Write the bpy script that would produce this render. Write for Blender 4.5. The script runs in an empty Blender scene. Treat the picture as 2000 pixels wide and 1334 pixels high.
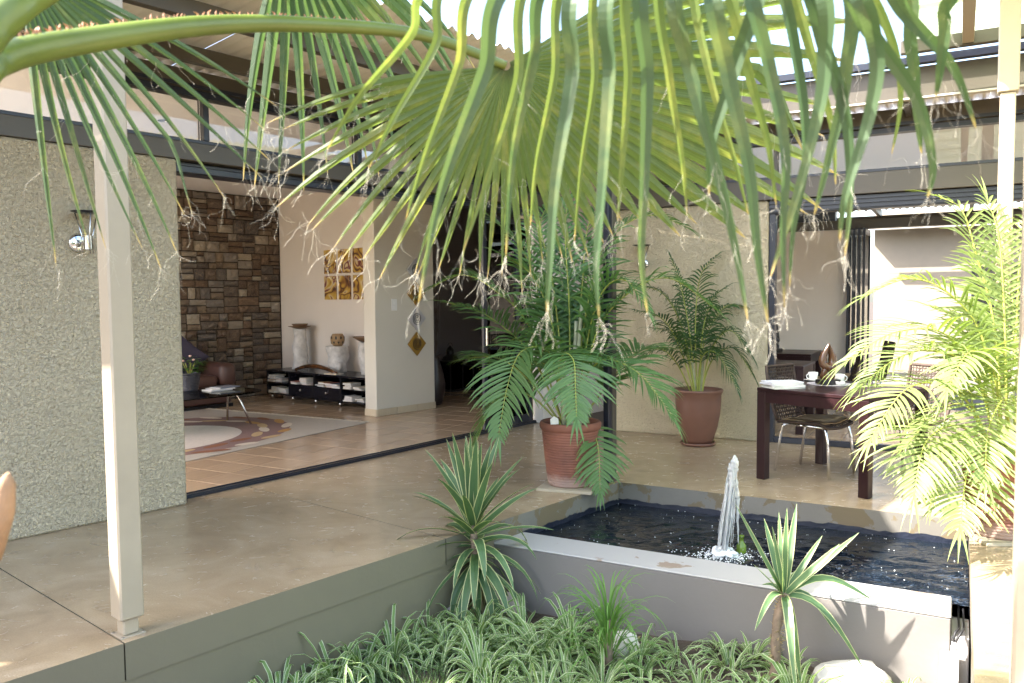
import bpy, math, random
from mathutils import Vector, Matrix
R = random.Random(7)
# ------------------------------------------------------------------ camera model (pixels of the 2000x1334 photograph)
F, CX, CY, PIT, ROL, TL, TB, H = 1568.75, 1000.0, 675.4, 0.0572293, -0.0083378, 0.7056, 1.06312, 1.45
cp, sp, cr, sr = math.cos(PIT), math.sin(PIT), math.cos(ROL), math.sin(ROL)
FW = Vector((0, cp, -sp)); UP0 = Vector((0, sp, cp)); RT0 = Vector((1, 0, 0))
RT = RT0 * cr + UP0 * sr; UPV = RT0 * -sr + UP0 * cr
CAM = Vector((0, 0, H))
def ray(x, y): return FW + RT * ((x - CX) / F) - UPV * ((y - CY) / F)
def at(x, y, d): return CAM + ray(x, y) * d
def gz(x, y, z=0.0):
    r = ray(x, y); return CAM + r * ((z - H) / r.z)
RL, RB = math.pi / 2 - TL, TB - math.pi / 2          # yaw of the left wing and of the back wing
UL = Vector((math.sin(TL), math.cos(TL), 0)); NL = Vector((-math.cos(TL), math.sin(TL), 0))
WB = Vector((math.sin(TB), -math.cos(TB), 0)); NB = Vector((math.cos(TB), math.sin(TB), 0))
def fl(a, b, z=0.0): return UL * a + NL * b + Vector((0, 0, z))
def fb(a, b, z=0.0): return WB * a + NB * b + Vector((0, 0, z))
def toL(p): return (p.dot(UL), p.dot(NL), p.z)
def toB(p): return (p.dot(WB), p.dot(NB), p.z)

sc = bpy.context.scene
col = sc.collection
cam_d = bpy.data.cameras.new("camera"); cam = bpy.data.objects.new("camera", cam_d); col.objects.link(cam)
cam_d.sensor_fit = 'HORIZONTAL'; cam_d.sensor_width = 36.0; cam_d.lens = F / 2000 * 36
cam_d.shift_y = (CY - 667.0) / 2000.0
cam_d.clip_start = 0.05; cam_d.clip_end = 600
m = Matrix((RT, UPV, -FW)).transposed().to_4x4(); m.translation = CAM
cam.matrix_world = m
cam_d.dof.use_dof = True; cam_d.dof.focus_distance = 6.2; cam_d.dof.aperture_fstop = 5.0
sc.camera = cam
# ------------------------------------------------------------------ sky, sun, exposure
SUN_EL = math.radians(43.5); SUN_DIR = Vector((-0.985, -0.17, 0)).normalized()      # towards the sun, on plan
w = bpy.data.worlds.new("World"); sc.world = w; w.use_nodes = True
nt = w.node_tree; bg = nt.nodes["Background"]; sky = nt.nodes.new("ShaderNodeTexSky")
sky.sky_type = 'NISHITA'; sky.sun_disc = False; sky.sun_elevation = SUN_EL
sky.sun_rotation = math.atan2(SUN_DIR.x, SUN_DIR.y); sky.air_density = 1.0; sky.dust_density = 2.5; sky.ozone_density = 1.0
nt.links.new(sky.outputs[0], bg.inputs[0]); bg.inputs[1].default_value = 0.15
sd = bpy.data.lights.new("sun", 'SUN'); sd.energy = 4.0; sd.angle = math.radians(0.6); sd.color = (1.0, 0.965, 0.91)
sun = bpy.data.objects.new("sun", sd); col.objects.link(sun)
sv = SUN_DIR * math.cos(SUN_EL) + Vector((0, 0, math.sin(SUN_EL)))
sun.rotation_euler = sv.to_track_quat('Z', 'Y').to_euler(); sun.location = (-6, 0, 9)
vs = sc.view_settings; vs.view_transform = 'Standard'; vs.look = 'None'; vs.gamma = 1.0; vs.exposure = 2.65
vs.use_white_balance = True; vs.white_balance_temperature = 6700; vs.white_balance_tint = 12
sc.render.engine = 'CYCLES'
cy = sc.cycles; cy.use_denoising = True; cy.max_bounces = 8; cy.diffuse_bounces = 4; cy.glossy_bounces = 4
cy.transmission_bounces = 7; cy.transparent_max_bounces = 10; cy.sample_clamp_indirect = 6.0
cy.caustics_reflective = False; cy.caustics_refractive = False
# ------------------------------------------------------------------ helpers
OFF = {}
class MB:
    def __init__(s): s.v = []; s.f = []; s.mi = []; s.uv = []; s.has_uv = False
    def add(s, vs_, fs, mi=0, uvs=None):
        n = len(s.v); s.v += [tuple(p) for p in vs_]
        for k, f in enumerate(fs):
            s.f.append(tuple(i + n for i in f)); s.mi.append(mi)
            if uvs is not None: s.has_uv = True; s.uv.append([uvs[i] for i in f])
            else: s.uv.append([(0, 0)] * len(f))
        return s
    def box(s, x0, x1, y0, y1, z0, z1, mi=0, c=0.0):
        if c <= 0:
            V = [(x, y, z) for z in (z0, z1) for y in (y0, y1) for x in (x0, x1)]
            return s.add(V, [(0, 2, 3, 1), (4, 5, 7, 6), (0, 1, 5, 4), (2, 6, 7, 3), (0, 4, 6, 2), (1, 3, 7, 5)], mi)
        V = []; idx = {}
        lo = (x0, y0, z0); hi = (x1, y1, z1)
        for sx in (0, 1):
            for sy in (0, 1):
                for sz in (0, 1):
                    cor = [hi[k] if q else lo[k] for k, q in enumerate((sx, sy, sz))]
                    sg = [-1 if q else 1 for q in (sx, sy, sz)]
                    for ax in range(3):
                        p = [cor[k] + (0 if k == ax else sg[k] * c) for k in range(3)]
                        idx[(sx, sy, sz, ax)] = len(V); V.append(p)
        Fs = []
        for ax in range(3):
            o = [k for k in range(3) if k != ax]
            for q in (0, 1):
                L_ = []
                for a_, b_ in ((0, 0), (1, 0), (1, 1), (0, 1)):
                    t = [0, 0, 0]; t[ax] = q; t[o[0]] = a_; t[o[1]] = b_
                    L_.append(idx[(t[0], t[1], t[2], ax)])
                Fs.append(L_)
        for ax in range(3):
            o = [k for k in range(3) if k != ax]
            for a_ in (0, 1):
                for b_ in (0, 1):
                    t0 = [0, 0, 0]; t1 = [0, 0, 0]; t1[ax] = 1
                    t0[o[0]] = t1[o[0]] = a_; t0[o[1]] = t1[o[1]] = b_
                    Fs.append([idx[(*t0, o[0])], idx[(*t1, o[0])], idx[(*t1, o[1])], idx[(*t0, o[1])]])
        for sx in (0, 1):
            for sy in (0, 1):
                for sz in (0, 1): Fs.append([idx[(sx, sy, sz, k)] for k in range(3)])
        return s.add(V, Fs, mi)
    def tube(s, pts, rad, n=8, mi=0, caps=True):
        pts = [Vector(p) for p in pts]
        if not hasattr(rad, '__len__'): rad = [rad] * len(pts)
        V = []; Fs = []; ref = None
        for i, p in enumerate(pts):
            t = (pts[min(i + 1, len(pts) - 1)] - pts[max(i - 1, 0)]).normalized()
            if ref is None: ref = Vector((0, 0, 1)) if abs(t.z) < .9 else Vector((1, 0, 0))
            a = t.cross(ref); a = a.normalized() if a.length > 1e-6 else t.orthogonal().normalized(); b = a.cross(t); ref = b
            for k in range(n):
                an = 2 * math.pi * k / n; V.append(p + (a * math.cos(an) + b * math.sin(an)) * rad[i])
        for i in range(len(pts) - 1):
            for k in range(n):
                k2 = (k + 1) % n; Fs.append((i * n + k, i * n + k2, (i + 1) * n + k2, (i + 1) * n + k))
        if caps: Fs.append(tuple(range(n))[::-1]); Fs.append(tuple((len(pts) - 1) * n + k for k in range(n)))
        uv = [(k / n, i / max(1, len(pts) - 1)) for i in range(len(pts)) for k in range(n)]
        return s.add(V, Fs, mi, uv)
    def lathe(s, prof, n=24, c=(0, 0, 0), mi=0, close=True):
        V = []; Fs = []
        for r, z in prof:
            for k in range(n):
                a = 2 * math.pi * k / n; V.append((c[0] + r * math.cos(a), c[1] + r * math.sin(a), c[2] + z))
        for i in range(len(prof) - 1):
            for k in range(n):
                k2 = (k + 1) % n; Fs.append((i * n + k, i * n + k2, (i + 1) * n + k2, (i + 1) * n + k))
        if close:
            Fs.append(tuple(range(n))[::-1]); Fs.append(tuple((len(prof) - 1) * n + k for k in range(n)))
        return s.add(V, Fs, mi)
    def ribbon(s, pts, wid, nrm, fold=0.0, mi=0, v0=0.0, v1=1.0):
        """leaf blade: three vertices across (folded along the midrib), uv.x across, uv.y along"""
        n = len(pts); V = []; Fs = []; uv = []
        for i, p in enumerate(pts):
            t = (pts[min(i + 1, n - 1)] - pts[max(i - 1, 0)])
            nn = nrm[i] if isinstance(nrm, list) else nrm
            sd_ = t.cross(nn); sd_ = sd_.normalized() if sd_.length > 1e-7 else t.orthogonal().normalized()
            up_ = sd_.cross(t); up_ = up_.normalized() if up_.length > 1e-7 else Vector((0, 0, 1))
            h = wid[i] / 2
            V += [p - sd_ * h + up_ * (fold * h), p.copy(), p + sd_ * h + up_ * (fold * h)]
            tv = v0 + (v1 - v0) * i / (n - 1); uv += [(0, tv), (.5, tv), (1, tv)]
        for i in range(n - 1):
            a = i * 3
            Fs += [(a, a + 1, a + 4, a + 3), (a + 1, a + 2, a + 5, a + 4)]
        return s.add(V, Fs, mi, uv)
    def build(s, name, mats, parent=None, loc=(0, 0, 0), rz=0.0, smooth=False, off=None):
        if not isinstance(mats, (list, tuple)): mats = [mats]
        o3 = off if off is not None else (OFF.get(parent.name, (0, 0, 0)) if parent is not None else (0, 0, 0))
        V = [(p[0] - o3[0], p[1] - o3[1], p[2] - o3[2]) for p in s.v]
        me = bpy.data.meshes.new(name); me.from_pydata(V, [], s.f)
        for mt in mats: me.materials.append(mt)
        if len(mats) > 1: me.polygons.foreach_set("material_index", s.mi)
        if s.has_uv:
            ul = me.uv_layers.new(name="UVMap"); flat = [c for f in s.uv for q in f for c in q]
            ul.data.foreach_set("uv", flat)
        if smooth: me.polygons.foreach_set("use_smooth", [True] * len(s.f))
        me.update()
        o = bpy.data.objects.new(name, me); col.objects.link(o)
        if parent is not None: o.parent = parent; OFF[o.name] = o3
        o.location = loc; o.rotation_euler = (0, 0, rz)
        return o
def fixn(o):
    import bmesh
    b = bmesh.new(); b.from_mesh(o.data); bmesh.ops.recalc_face_normals(b, faces=b.faces); b.to_mesh(o.data); b.free(); return o
def tag(o, label, cat=None, group=None, kind=None):
    if label: o["label"] = label
    if cat: o["category"] = cat
    if group: o["group"] = group
    if kind: o["kind"] = kind
    return o
def thing(name, label, cat, loc=(0, 0, 0), rz=0.0, group=None, off=None):
    o = bpy.data.objects.new(name, None); col.objects.link(o); o.location = loc; o.rotation_euler = (0, 0, rz)
    o.empty_display_size = .1; tag(o, label, cat, group)
    if off: OFF[o.name] = off
    return o
def thingL(name, label, cat, a, b, z=0, group=None): return thing(name, label, cat, fl(a, b, z), RL, group, (a, b, z))
def thingB(name, label, cat, a, b, z=0, group=None): return thing(name, label, cat, fb(a, b, z), RB, group, (a, b, z))
def struct(o): o["kind"] = "structure"; return o
def inst(src, name, parent, loc, rot=(0, 0, 0), scl=(1, 1, 1)):
    o = bpy.data.objects.new(name, src); col.objects.link(o); o.parent = parent
    o.location = loc; o.rotation_euler = rot; o.scale = scl; return o
# ------------------------------------------------------------------ materials
def new_mat(name):
    m_ = bpy.data.materials.new(name); m_.use_nodes = True; n_ = m_.node_tree; return m_, n_, n_.nodes["Principled BSDF"]
def C4(c): return (c[0], c[1], c[2], 1)
def node(n_, typ, **kw):
    x = n_.nodes.new(typ)
    for k, v in kw.items(): setattr(x, k, v)
    return x
def coords(n_, kind='Object', rnd=0.0, scale=(1, 1, 1)):
    tc = node(n_, 'ShaderNodeTexCoord'); mp = node(n_, 'ShaderNodeMapping'); mp.inputs['Scale'].default_value = scale
    n_.links.new(tc.outputs[kind], mp.inputs['Vector'])
    if rnd:
        oi = node(n_, 'ShaderNodeObjectInfo'); mu = node(n_, 'ShaderNodeMath', operation='MULTIPLY'); mu.inputs[1].default_value = rnd
        n_.links.new(oi.outputs['Random'], mu.inputs[0]); n_.links.new(mu.outputs[0], mp.inputs['Location'])
    return mp.outputs[0]
def noise(n_, vec, scale, detail=4, rough=.55, dist=0.0):
    t = node(n_, 'ShaderNodeTexNoise'); t.inputs['Scale'].default_value = scale; t.inputs['Detail'].default_value = detail
    t.inputs['Roughness'].default_value = rough; t.inputs['Distortion'].default_value = dist; n_.links.new(vec, t.inputs['Vector']); return t.outputs['Fac']
def ramp(n_, fac, stops):
    r = node(n_, 'ShaderNodeValToRGB'); el = r.color_ramp.elements
    while len(el) < len(stops): el.new(.5)
    for e, (p, c) in zip(el, stops): e.position = p; e.color = C4(c) if len(c) == 3 else c
    n_.links.new(fac, r.inputs[0]); return r.outputs[0]
def mix(n_, fac, a, b, typ='MIX'):
    x = node(n_, 'ShaderNodeMix', data_type='RGBA', blend_type=typ)
    if isinstance(fac, (int, float)): x.inputs[0].default_value = fac
    else: n_.links.new(fac, x.inputs[0])
    for k, q in ((6, a), (7, b)):
        if isinstance(q, tuple): x.inputs[k].default_value = C4(q)
        else: n_.links.new(q, x.inputs[k])
    return x.outputs[2]
def bump(n_, bs, h, strength, dist=.01, prev=None):
    b = node(n_, 'ShaderNodeBump'); b.inputs['Strength'].default_value = strength; b.inputs['Distance'].default_value = dist
    n_.links.new(h, b.inputs['Height'])
    if prev is not None: n_.links.new(prev, b.inputs['Normal'])
    n_.links.new(b.outputs[0], bs.inputs['Normal']); return b.outputs[0]
def plain(name, c, rough=.5, metal=0.0, var=.12, vs_=6.0, bs_=40.0, bst=.05, spec=.5, rnd=0.0, coat=0.0, stretch=(1, 1, 1)):
    """paint / metal / wood with uneven tone, roughness and a fine bump"""
    m_, n_, b = new_mat(name); v = coords(n_, 'Object', rnd, stretch)
    f = noise(n_, v, vs_, 5)
    c2 = tuple(min(1, x * (1 + var)) for x in c); c1 = tuple(x * (1 - var) for x in c)
    n_.links.new(ramp(n_, f, [(.3, c1), (.7, c2)]), b.inputs['Base Color'])
    rr = node(n_, 'ShaderNodeMapRange'); rr.inputs['To Min'].default_value = max(.02, rough * .8); rr.inputs['To Max'].default_value = min(1, rough * 1.25)
    n_.links.new(f, rr.inputs['Value']); n_.links.new(rr.outputs[0], b.inputs['Roughness'])
    b.inputs['Metallic'].default_value = metal; b.inputs['Specular IOR Level'].default_value = spec; b.inputs['Coat Weight'].default_value = coat
    if bst: bump(n_, b, noise(n_, v, bs_, 4), bst, .01)
    return m_
M = {}
# rough-cast stucco
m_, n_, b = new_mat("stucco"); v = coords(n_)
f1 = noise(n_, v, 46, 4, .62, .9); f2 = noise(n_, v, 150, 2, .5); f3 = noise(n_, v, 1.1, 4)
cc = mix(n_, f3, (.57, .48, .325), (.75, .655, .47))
pit_shade = ramp(n_, f1, [(.28, (.80, .785, .755)), (.44, (1, 1, 1))])  # low spots darkened, crevice shade put into the colour
n_.links.new(mix(n_, 1.0, cc, pit_shade, 'MULTIPLY'), b.inputs['Base Color']); b.inputs['Roughness'].default_value = .92; b.inputs['Specular IOR Level'].default_value = .2
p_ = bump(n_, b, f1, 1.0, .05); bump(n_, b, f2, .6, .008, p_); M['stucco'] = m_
# trowelled screed patio
m_, n_, b = new_mat("screed"); v = coords(n_); v2 = coords(n_, 'Object', 0, (1, 1.25, 1))
f1 = noise(n_, v2, 2.2, 8, .62, 1.6); f2 = noise(n_, v, .55, 3); f3 = noise(n_, v2, 9, 6, .65, 1.0)
c1 = ramp(n_, f1, [(.25, (.29, .215, .135)), (.5, (.385, .30, .195)), (.75, (.48, .39, .275))])
c2 = mix(n_, f2, (.78, .76, .72), (1.12, 1.1, 1.08)); c1 = mix(n_, 1.0, c1, c2, 'MULTIPLY')
c1 = mix(n_, ramp(n_, f3, [(.55, (0, 0, 0)), (.8, (.35, .35, .35))]), c1, (.2, .165, .125))
vo = node(n_, 'ShaderNodeTexVoronoi', feature='DISTANCE_TO_EDGE'); vo.inputs['Scale'].default_value = .55; wq = node(n_, 'ShaderNodeVectorMath', operation='ADD'); nv = node(n_, 'ShaderNodeTexNoise'); nv.inputs['Scale'].default_value = 2.5; n_.links.new(v, nv.inputs['Vector']); n_.links.new(nv.outputs['Color'], wq.inputs[0]); n_.links.new(v, wq.inputs[1]); n_.links.new(wq.outputs[0], vo.inputs['Vector'])
g_ = noise(n_, v, 130, 3); c1 = mix(n_, 1.0, c1, ramp(n_, g_, [(.35, (.88, .87, .86)), (.6, (1.05, 1.05, 1.05))]), 'MULTIPLY')     # fine grit
n_.links.new(c1, b.inputs['Base Color'])
n_.links.new(ramp(n_, f3, [(.3, (.17,) * 3), (.7, (.30,) * 3)]), b.inputs['Roughness']); b.inputs['Specular IOR Level'].default_value = .55
bump(n_, b, f2, .05, .006); M['screed'] = m_
# plinth / pond plaster
def plaster(name, c, var=.1, patch=None, rough=.75):
    m_, n_, b = new_mat(name); v = coords(n_); f = noise(n_, v, 1.6, 6, .6); g = noise(n_, v, 38, 4)
    cc = mix(n_, f, tuple(x * (1 - var) for x in c), tuple(x * (1 + var) for x in c))
    if patch:
        q = noise(n_, v, patch[1], 6, .62, .4); cc = mix(n_, ramp(n_, q, [(patch[2], (0, 0, 0)), (patch[2] + .02, (1, 1, 1))]), cc, patch[0])
    n_.links.new(cc, b.inputs['Base Color']); b.inputs['Roughness'].default_value = rough; b.inputs['Specular IOR Level'].default_value = .35
    p_ = bump(n_, b, f, .25, .02); bump(n_, b, g, .25, .004, p_); return m_
M['plinth'] = plaster("plinth_paint", (.17, .153, .105), rough=.5)
M['pondwall'] = plaster("pond_plaster", (.185, .17, .155))
M['pondtop'] = plaster("coping_paint", (.36, .345, .33), .08, ((.25, .19, .145), 3.3, .60), .8)
M['rawconc'] = plaster("raw_concrete", (.17, .16, .14), .3, ((.15, .12, .075), 5.0, .52), .85)
M['liner'] = plain("pond_liner", (.012, .016, .03), .35, bs_=25, bst=.5)
# tile
def tile_mat(name, c1_, c2_, rough):
    m_, n_, b = new_mat(name); v = coords(n_, 'Object', 40.0, (18, 1.5, 1)); f = noise(n_, v, 2.5, 5, .6)
    oi = node(n_, 'ShaderNodeObjectInfo'); cc = mix(n_, f, c1_, c2_)
    hv = node(n_, 'ShaderNodeMapRange'); hv.inputs['To Min'].default_value = .9; hv.inputs['To Max'].default_value = 1.08; n_.links.new(oi.outputs['Random'], hv.inputs['Value'])
    cm = node(n_, 'ShaderNodeVectorMath', operation='SCALE'); n_.links.new(cc, cm.inputs[0]); n_.links.new(hv.outputs[0], cm.inputs['Scale'])
    n_.links.new(cm.outputs[0], b.inputs['Base Color']); b.inputs['Roughness'].default_value = rough; bump(n_, b, f, .05, .002); return m_
M['tile'] = tile_mat("floor_tile", (.36, .245, .155), (.52, .385, .265), .15)
M['skirt'] = tile_mat("skirting_tile", (.50, .41, .28), (.62, .53, .40), .3)
M['grout'] = plain("grout", (.13, .11, .09), .8)
# field stone
m_, n_, b = new_mat("field_stone"); v = coords(n_, 'Object', 60.0); oi = node(n_, 'ShaderNodeObjectInfo')
f = noise(n_, v, 7, 6, .6, .8); g = noise(n_, v, 22, 5)
base = ramp(n_, oi.outputs['Random'], [(0, (.085, .055, .042)), (.2, (.165, .105, .072)), (.38, (.11, .09, .082)), (.52, (.26, .195, .135)), (.68, (.07, .062, .066)), (.82, (.22, .20, .185)), (.95, (.40, .35, .28))])
n_.links.new(mix(n_, ramp(n_, f, [(.42, (0, 0, 0)), (.62, (.8, .8, .8))]), base, mix(n_, .55, base, (.30, .22, .14))), b.inputs['Base Color'])
b.inputs['Roughness'].default_value = .85; p_ = bump(n_, b, f, .6, .03); bump(n_, b, g, .4, .008, p_); M['stone'] = m_
M['mortar'] = plain("mortar", (.045, .036, .03), .95)
M['white'] = plain("wall_paint", (.78, .72, .665), .7, var=.03, vs_=1.5, bs_=90, bst=.04)
M['cream'] = plain("partition_paint", (.64, .60, .52), .7, var=.03, vs_=1.5, bs_=90, bst=.04)
M['ceil'] = plain("ceiling_paint", (.80, .785, .785), .75, var=.02, vs_=1, bs_=60, bst=.02)
M['dusk'] = plain("corridor_dim_paint", (.26, .235, .235), .75, var=.04, vs_=1.2)  # darker than the other walls, corridor dimness put into the colour
M['black'] = plain("black_aluminium", (.012, .015, .026), .32, var=.2, bst=.02)
M['beam'] = plain("brown_steel", (.075, .064, .047), .42, var=.12, vs_=3, bst=.04)
M['post'] = plain("beige_steel", (.39, .33, .24), .45, var=.06, vs_=4, bs_=60, bst=.06)
M['steel'] = plain("brushed_steel", (.62, .60, .57), .22, 1.0, var=.08, stretch=(1, 1, 12))
M['chrome'] = plain("chrome", (.75, .75, .76), .08, 1.0, var=.04, bst=0)
M['sheet'] = plain("roof_sheet", (.80, .765, .68), .5, var=.07, vs_=3, bst=.03)
M['galv'] = plain("old_roof_sheet", (.36, .34, .31), .5, var=.15, vs_=4)
M['flash'] = plain("flashing", (.5, .47, .4), .5)
def glass(name, c=(1, 1, 1), rough=0.0, ior=1.45, alpha=.12):
    """thin pane: mostly clear with a fresnel reflection"""
    m_ = bpy.data.materials.new(name); m_.use_nodes = True; n_ = m_.node_tree; n_.nodes.clear()
    o = node(n_, 'ShaderNodeOutputMaterial'); t = node(n_, 'ShaderNodeBsdfTransparent'); t.inputs[0].default_value = C4(c)
    g = node(n_, 'ShaderNodeBsdfGlossy'); g.inputs['Roughness'].default_value = rough
    fr = node(n_, 'ShaderNodeFresnel'); fr.inputs[0].default_value = ior
    x = node(n_, 'ShaderNodeMixShader'); n_.links.new(fr.outputs[0], x.inputs[0]); n_.links.new(t.outputs[0], x.inputs[1]); n_.links.new(g.outputs[0], x.inputs[2])
    n_.links.new(x.outputs[0], o.inputs[0]); return m_
M['glass'] = glass("window_glass", (.96, .97, .97))
M['tglass'] = glass("table_glass", (.80, .92, .88))
# translucent fibreglass sheet
m_, n_, b = new_mat("fibreglass_sheet"); b.inputs['Base Color'].default_value = (.62, .72, .52, 1); b.inputs['Roughness'].default_value = .4
tr = node(n_, 'ShaderNodeBsdfTranslucent'); tr.inputs[0].default_value = (.70, .80, .58, 1); x = node(n_, 'ShaderNodeMixShader'); x.inputs[0].default_value = .6
n_.links.new(b.outputs[0], x.inputs[1]); n_.links.new(tr.outputs[0], x.inputs[2]); n_.links.new(x.outputs[0], n_.nodes['Material Output'].inputs[0]); M['fibre'] = m_
# soil
m_, n_, b = new_mat("soil"); v = coords(n_); f = noise(n_, v, 9, 7, .65); g = noise(n_, v, 60, 4)
n_.links.new(ramp(n_, f, [(.3, (.035, .025, .018)), (.7, (.10, .075, .052))]), b.inputs['Base Color']); b.inputs['Roughness'].default_value = .95
p_ = bump(n_, b, f, .8, .05); bump(n_, b, g, .6, .01, p_); M['soil'] = m_
# pond water
m_, n_, b = new_mat("pond_water"); v = coords(n_, 'Object', 0, (1, 1.6, 1)); f = noise(n_, v, 3.4, 3, .5, .6); g = noise(n_, v, 9, 2)
b.inputs['Base Color'].default_value = (.006, .010, .016, 1); b.inputs['Roughness'].default_value = .03; b.inputs['IOR'].default_value = 1.33; b.inputs['Specular IOR Level'].default_value = .5
p_ = bump(n_, b, f, .45, .06); bump(n_, b, g, .22, .02, p_); M['water'] = m_
# foliage: uv.x across the blade, uv.y along it
def leaf(name, c1_, c2_, edge=None, edge_w=.16, tip=None, trans=.35, rough=.42, rib=None, vein=(75.0, .16), blotch=None, tint=(1.35, 1.45, .55)):
    m_, n_, b = new_mat(name); tc = node(n_, 'ShaderNodeTexCoord'); sx = node(n_, 'ShaderNodeSeparateXYZ'); n_.links.new(tc.outputs['UV'], sx.inputs[0])
    oi = node(n_, 'ShaderNodeObjectInfo'); vo = coords(n_, 'Object', 9.0); f = noise(n_, vo, 9, 3)
    ad = node(n_, 'ShaderNodeMath', operation='ADD'); mu = node(n_, 'ShaderNodeMath', operation='MULTIPLY'); mu.inputs[1].default_value = .5
    n_.links.new(oi.outputs['Random'], mu.inputs[0]); n_.links.new(mu.outputs[0], ad.inputs[0])
    m2 = node(n_, 'ShaderNodeMath', operation='MULTIPLY'); m2.inputs[1].default_value = .5; n_.links.new(f, m2.inputs[0]); n_.links.new(m2.outputs[0], ad.inputs[1])
    cc = mix(n_, ad.outputs[0], c1_, c2_)
    ab = node(n_, 'ShaderNodeMath', operation='SUBTRACT'); n_.links.new(sx.outputs[0], ab.inputs[0]); ab.inputs[1].default_value = .5
    aa = node(n_, 'ShaderNodeMath', operation='ABSOLUTE'); n_.links.new(ab.outputs[0], aa.inputs[0])
    if rib: cc = mix(n_, ramp(n_, aa.outputs[0], [(.02, (1, 1, 1)), (.07, (0, 0, 0))]), cc, rib)
    if edge: cc = mix(n_, ramp(n_, aa.outputs[0], [(.5 - edge_w, (0, 0, 0)), (.5 - edge_w + .05, (1, 1, 1))]), cc, edge)
    # fine lengthwise veins
    wv = node(n_, 'ShaderNodeMath', operation='MULTIPLY'); wv.inputs[1].default_value = vein[0]; n_.links.new(sx.outputs[0], wv.inputs[0])
    sn = node(n_, 'ShaderNodeMath', operation='SINE'); n_.links.new(wv.outputs[0], sn.inputs[0])
    cc = mix(n_, ramp(n_, sn.outputs[0], [(.0, (vein[1],) * 3), (1.0, (0,) * 3)]), cc, tuple(x * .55 for x in c1_))
    if blotch: cc = mix(n_, ramp(n_, noise(n_, coords(n_, 'Object', 5.0), 5.0, 6, .7), [(.52, (0, 0, 0)), (.72, (blotch[1],) * 3)]), cc, blotch[0])
    if tip: cc = mix(n_, ramp(n_, sx.outputs[1], [(tip[1], (0, 0, 0)), (min(1, tip[1] + tip[2]), (1, 1, 1))]), cc, tip[0])
    n_.links.new(cc, b.inputs['Base Color']); b.inputs['Roughness'].default_value = rough; b.inputs['Specular IOR Level'].default_value = .45
    bump(n_, b, sn.outputs[0], .12, .002)
    tr = node(n_, 'ShaderNodeBsdfTranslucent'); n_.links.new(mix(n_, 1.0, cc, tint, 'MULTIPLY'), tr.inputs[0])
    x = node(n_, 'ShaderNodeMixShader'); x.inputs[0].default_value = trans
    n_.links.new(b.outputs[0], x.inputs[1]); n_.links.new(tr.outputs[0], x.inputs[2]); n_.links.new(x.outputs[0], n_.nodes['Material Output'].inputs[0]); return m_
TAN = (.46, .34, .16)
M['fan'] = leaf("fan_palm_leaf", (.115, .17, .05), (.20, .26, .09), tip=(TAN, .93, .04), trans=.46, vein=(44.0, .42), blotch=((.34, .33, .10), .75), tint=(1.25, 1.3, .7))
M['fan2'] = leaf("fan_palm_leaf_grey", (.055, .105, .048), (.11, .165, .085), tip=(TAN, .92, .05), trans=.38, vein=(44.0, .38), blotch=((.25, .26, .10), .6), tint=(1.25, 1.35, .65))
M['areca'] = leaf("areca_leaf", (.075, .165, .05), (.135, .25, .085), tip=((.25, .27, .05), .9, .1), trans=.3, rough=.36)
M['areca_sun'] = leaf("areca_leaf_sunlit", (.17, .24, .075), (.29, .35, .13), tip=((.35, .33, .08), .9, .1), trans=.4, rough=.38)  # paler areca leaf, bleaching by full sun put into the colour
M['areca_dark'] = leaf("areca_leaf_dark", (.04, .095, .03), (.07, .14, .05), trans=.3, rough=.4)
M['yucca'] = leaf("variegated_blade", (.065, .135, .058), (.12, .21, .085), edge=(.66, .66, .34), edge_w=.11, trans=.25, rough=.4)
M['spider'] = leaf("spider_blade", (.10, .19, .05), (.19, .30, .085), edge=(.66, .72, .50), edge_w=.145, trans=.28, rough=.42)
M['grassy'] = leaf("grassy_blade", (.10, .22, .05), (.17, .32, .08), trans=.35)
M['lawn'] = leaf("lawn_blade", (.07, .14, .04), (.12, .20, .07), trans=.3)
M['shrub'] = leaf("shrub_leaf", (.05, .13, .03), (.13, .25, .06), trans=.3)
M['rachis'] = plain("rachis", (.30, .33, .06), .5, var=.25)
M['petiole'] = plain("petiole", (.125, .17, .03), .35, var=.18, vs_=5, bs_=60, bst=.06, spec=.6)
M['thorn'] = plain("thorn", (.42, .19, .09), .5, var=.3)
M['fibre_w'] = plain("leaf_fibre", (.66, .62, .50), .8, var=.1, bst=0)
M['bark'] = plain("bark", (.20, .15, .105), .9, var=.4, vs_=20, bs_=30, bst=.6)
M['drybark'] = plain("dry_leaf_base", (.33, .20, .11), .8, var=.35, vs_=12, bs_=60, bst=.4)
M['terra'] = plain("terracotta", (.24, .092, .06), .7, var=.32, vs_=5, bs_=60, bst=.12)
m_ = M['terra']; n_ = m_.node_tree; b = n_.nodes['Principled BSDF']; lk = b.inputs['Base Color'].links[0].from_socket
tc = node(n_, 'ShaderNodeTexCoord'); sx = node(n_, 'ShaderNodeSeparateXYZ'); n_.links.new(tc.outputs['Object'], sx.inputs[0]); f = noise(n_, tc.outputs['Object'], 14, 5)
a_ = node(n_, 'ShaderNodeMath', operation='MULTIPLY_ADD'); n_.links.new(f, a_.inputs[0]); a_.inputs[1].default_value = -.10; n_.links.new(sx.outputs[2], a_.inputs[2])
n_.links.new(mix(n_, ramp(n_, a_.outputs[0], [(-.0, (.42, .42, .42)), (.05, (0, 0, 0))]), lk, (.52, .44, .38)), b.inputs['Base Color'])   # lime bloom on the foot of the pot
M['terra2'] = plain("smooth_terracotta", (.165, .078, .056), .45, var=.14, vs_=3)
M['slab'] = plain("slab", (.42, .36, .27), .8, var=.15)
M['darkwood'] = plain("dark_wood", (.020, .007, .008), .34, spec=.3, var=.35, vs_=4, bst=.04, stretch=(1, 1, .15))
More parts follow.
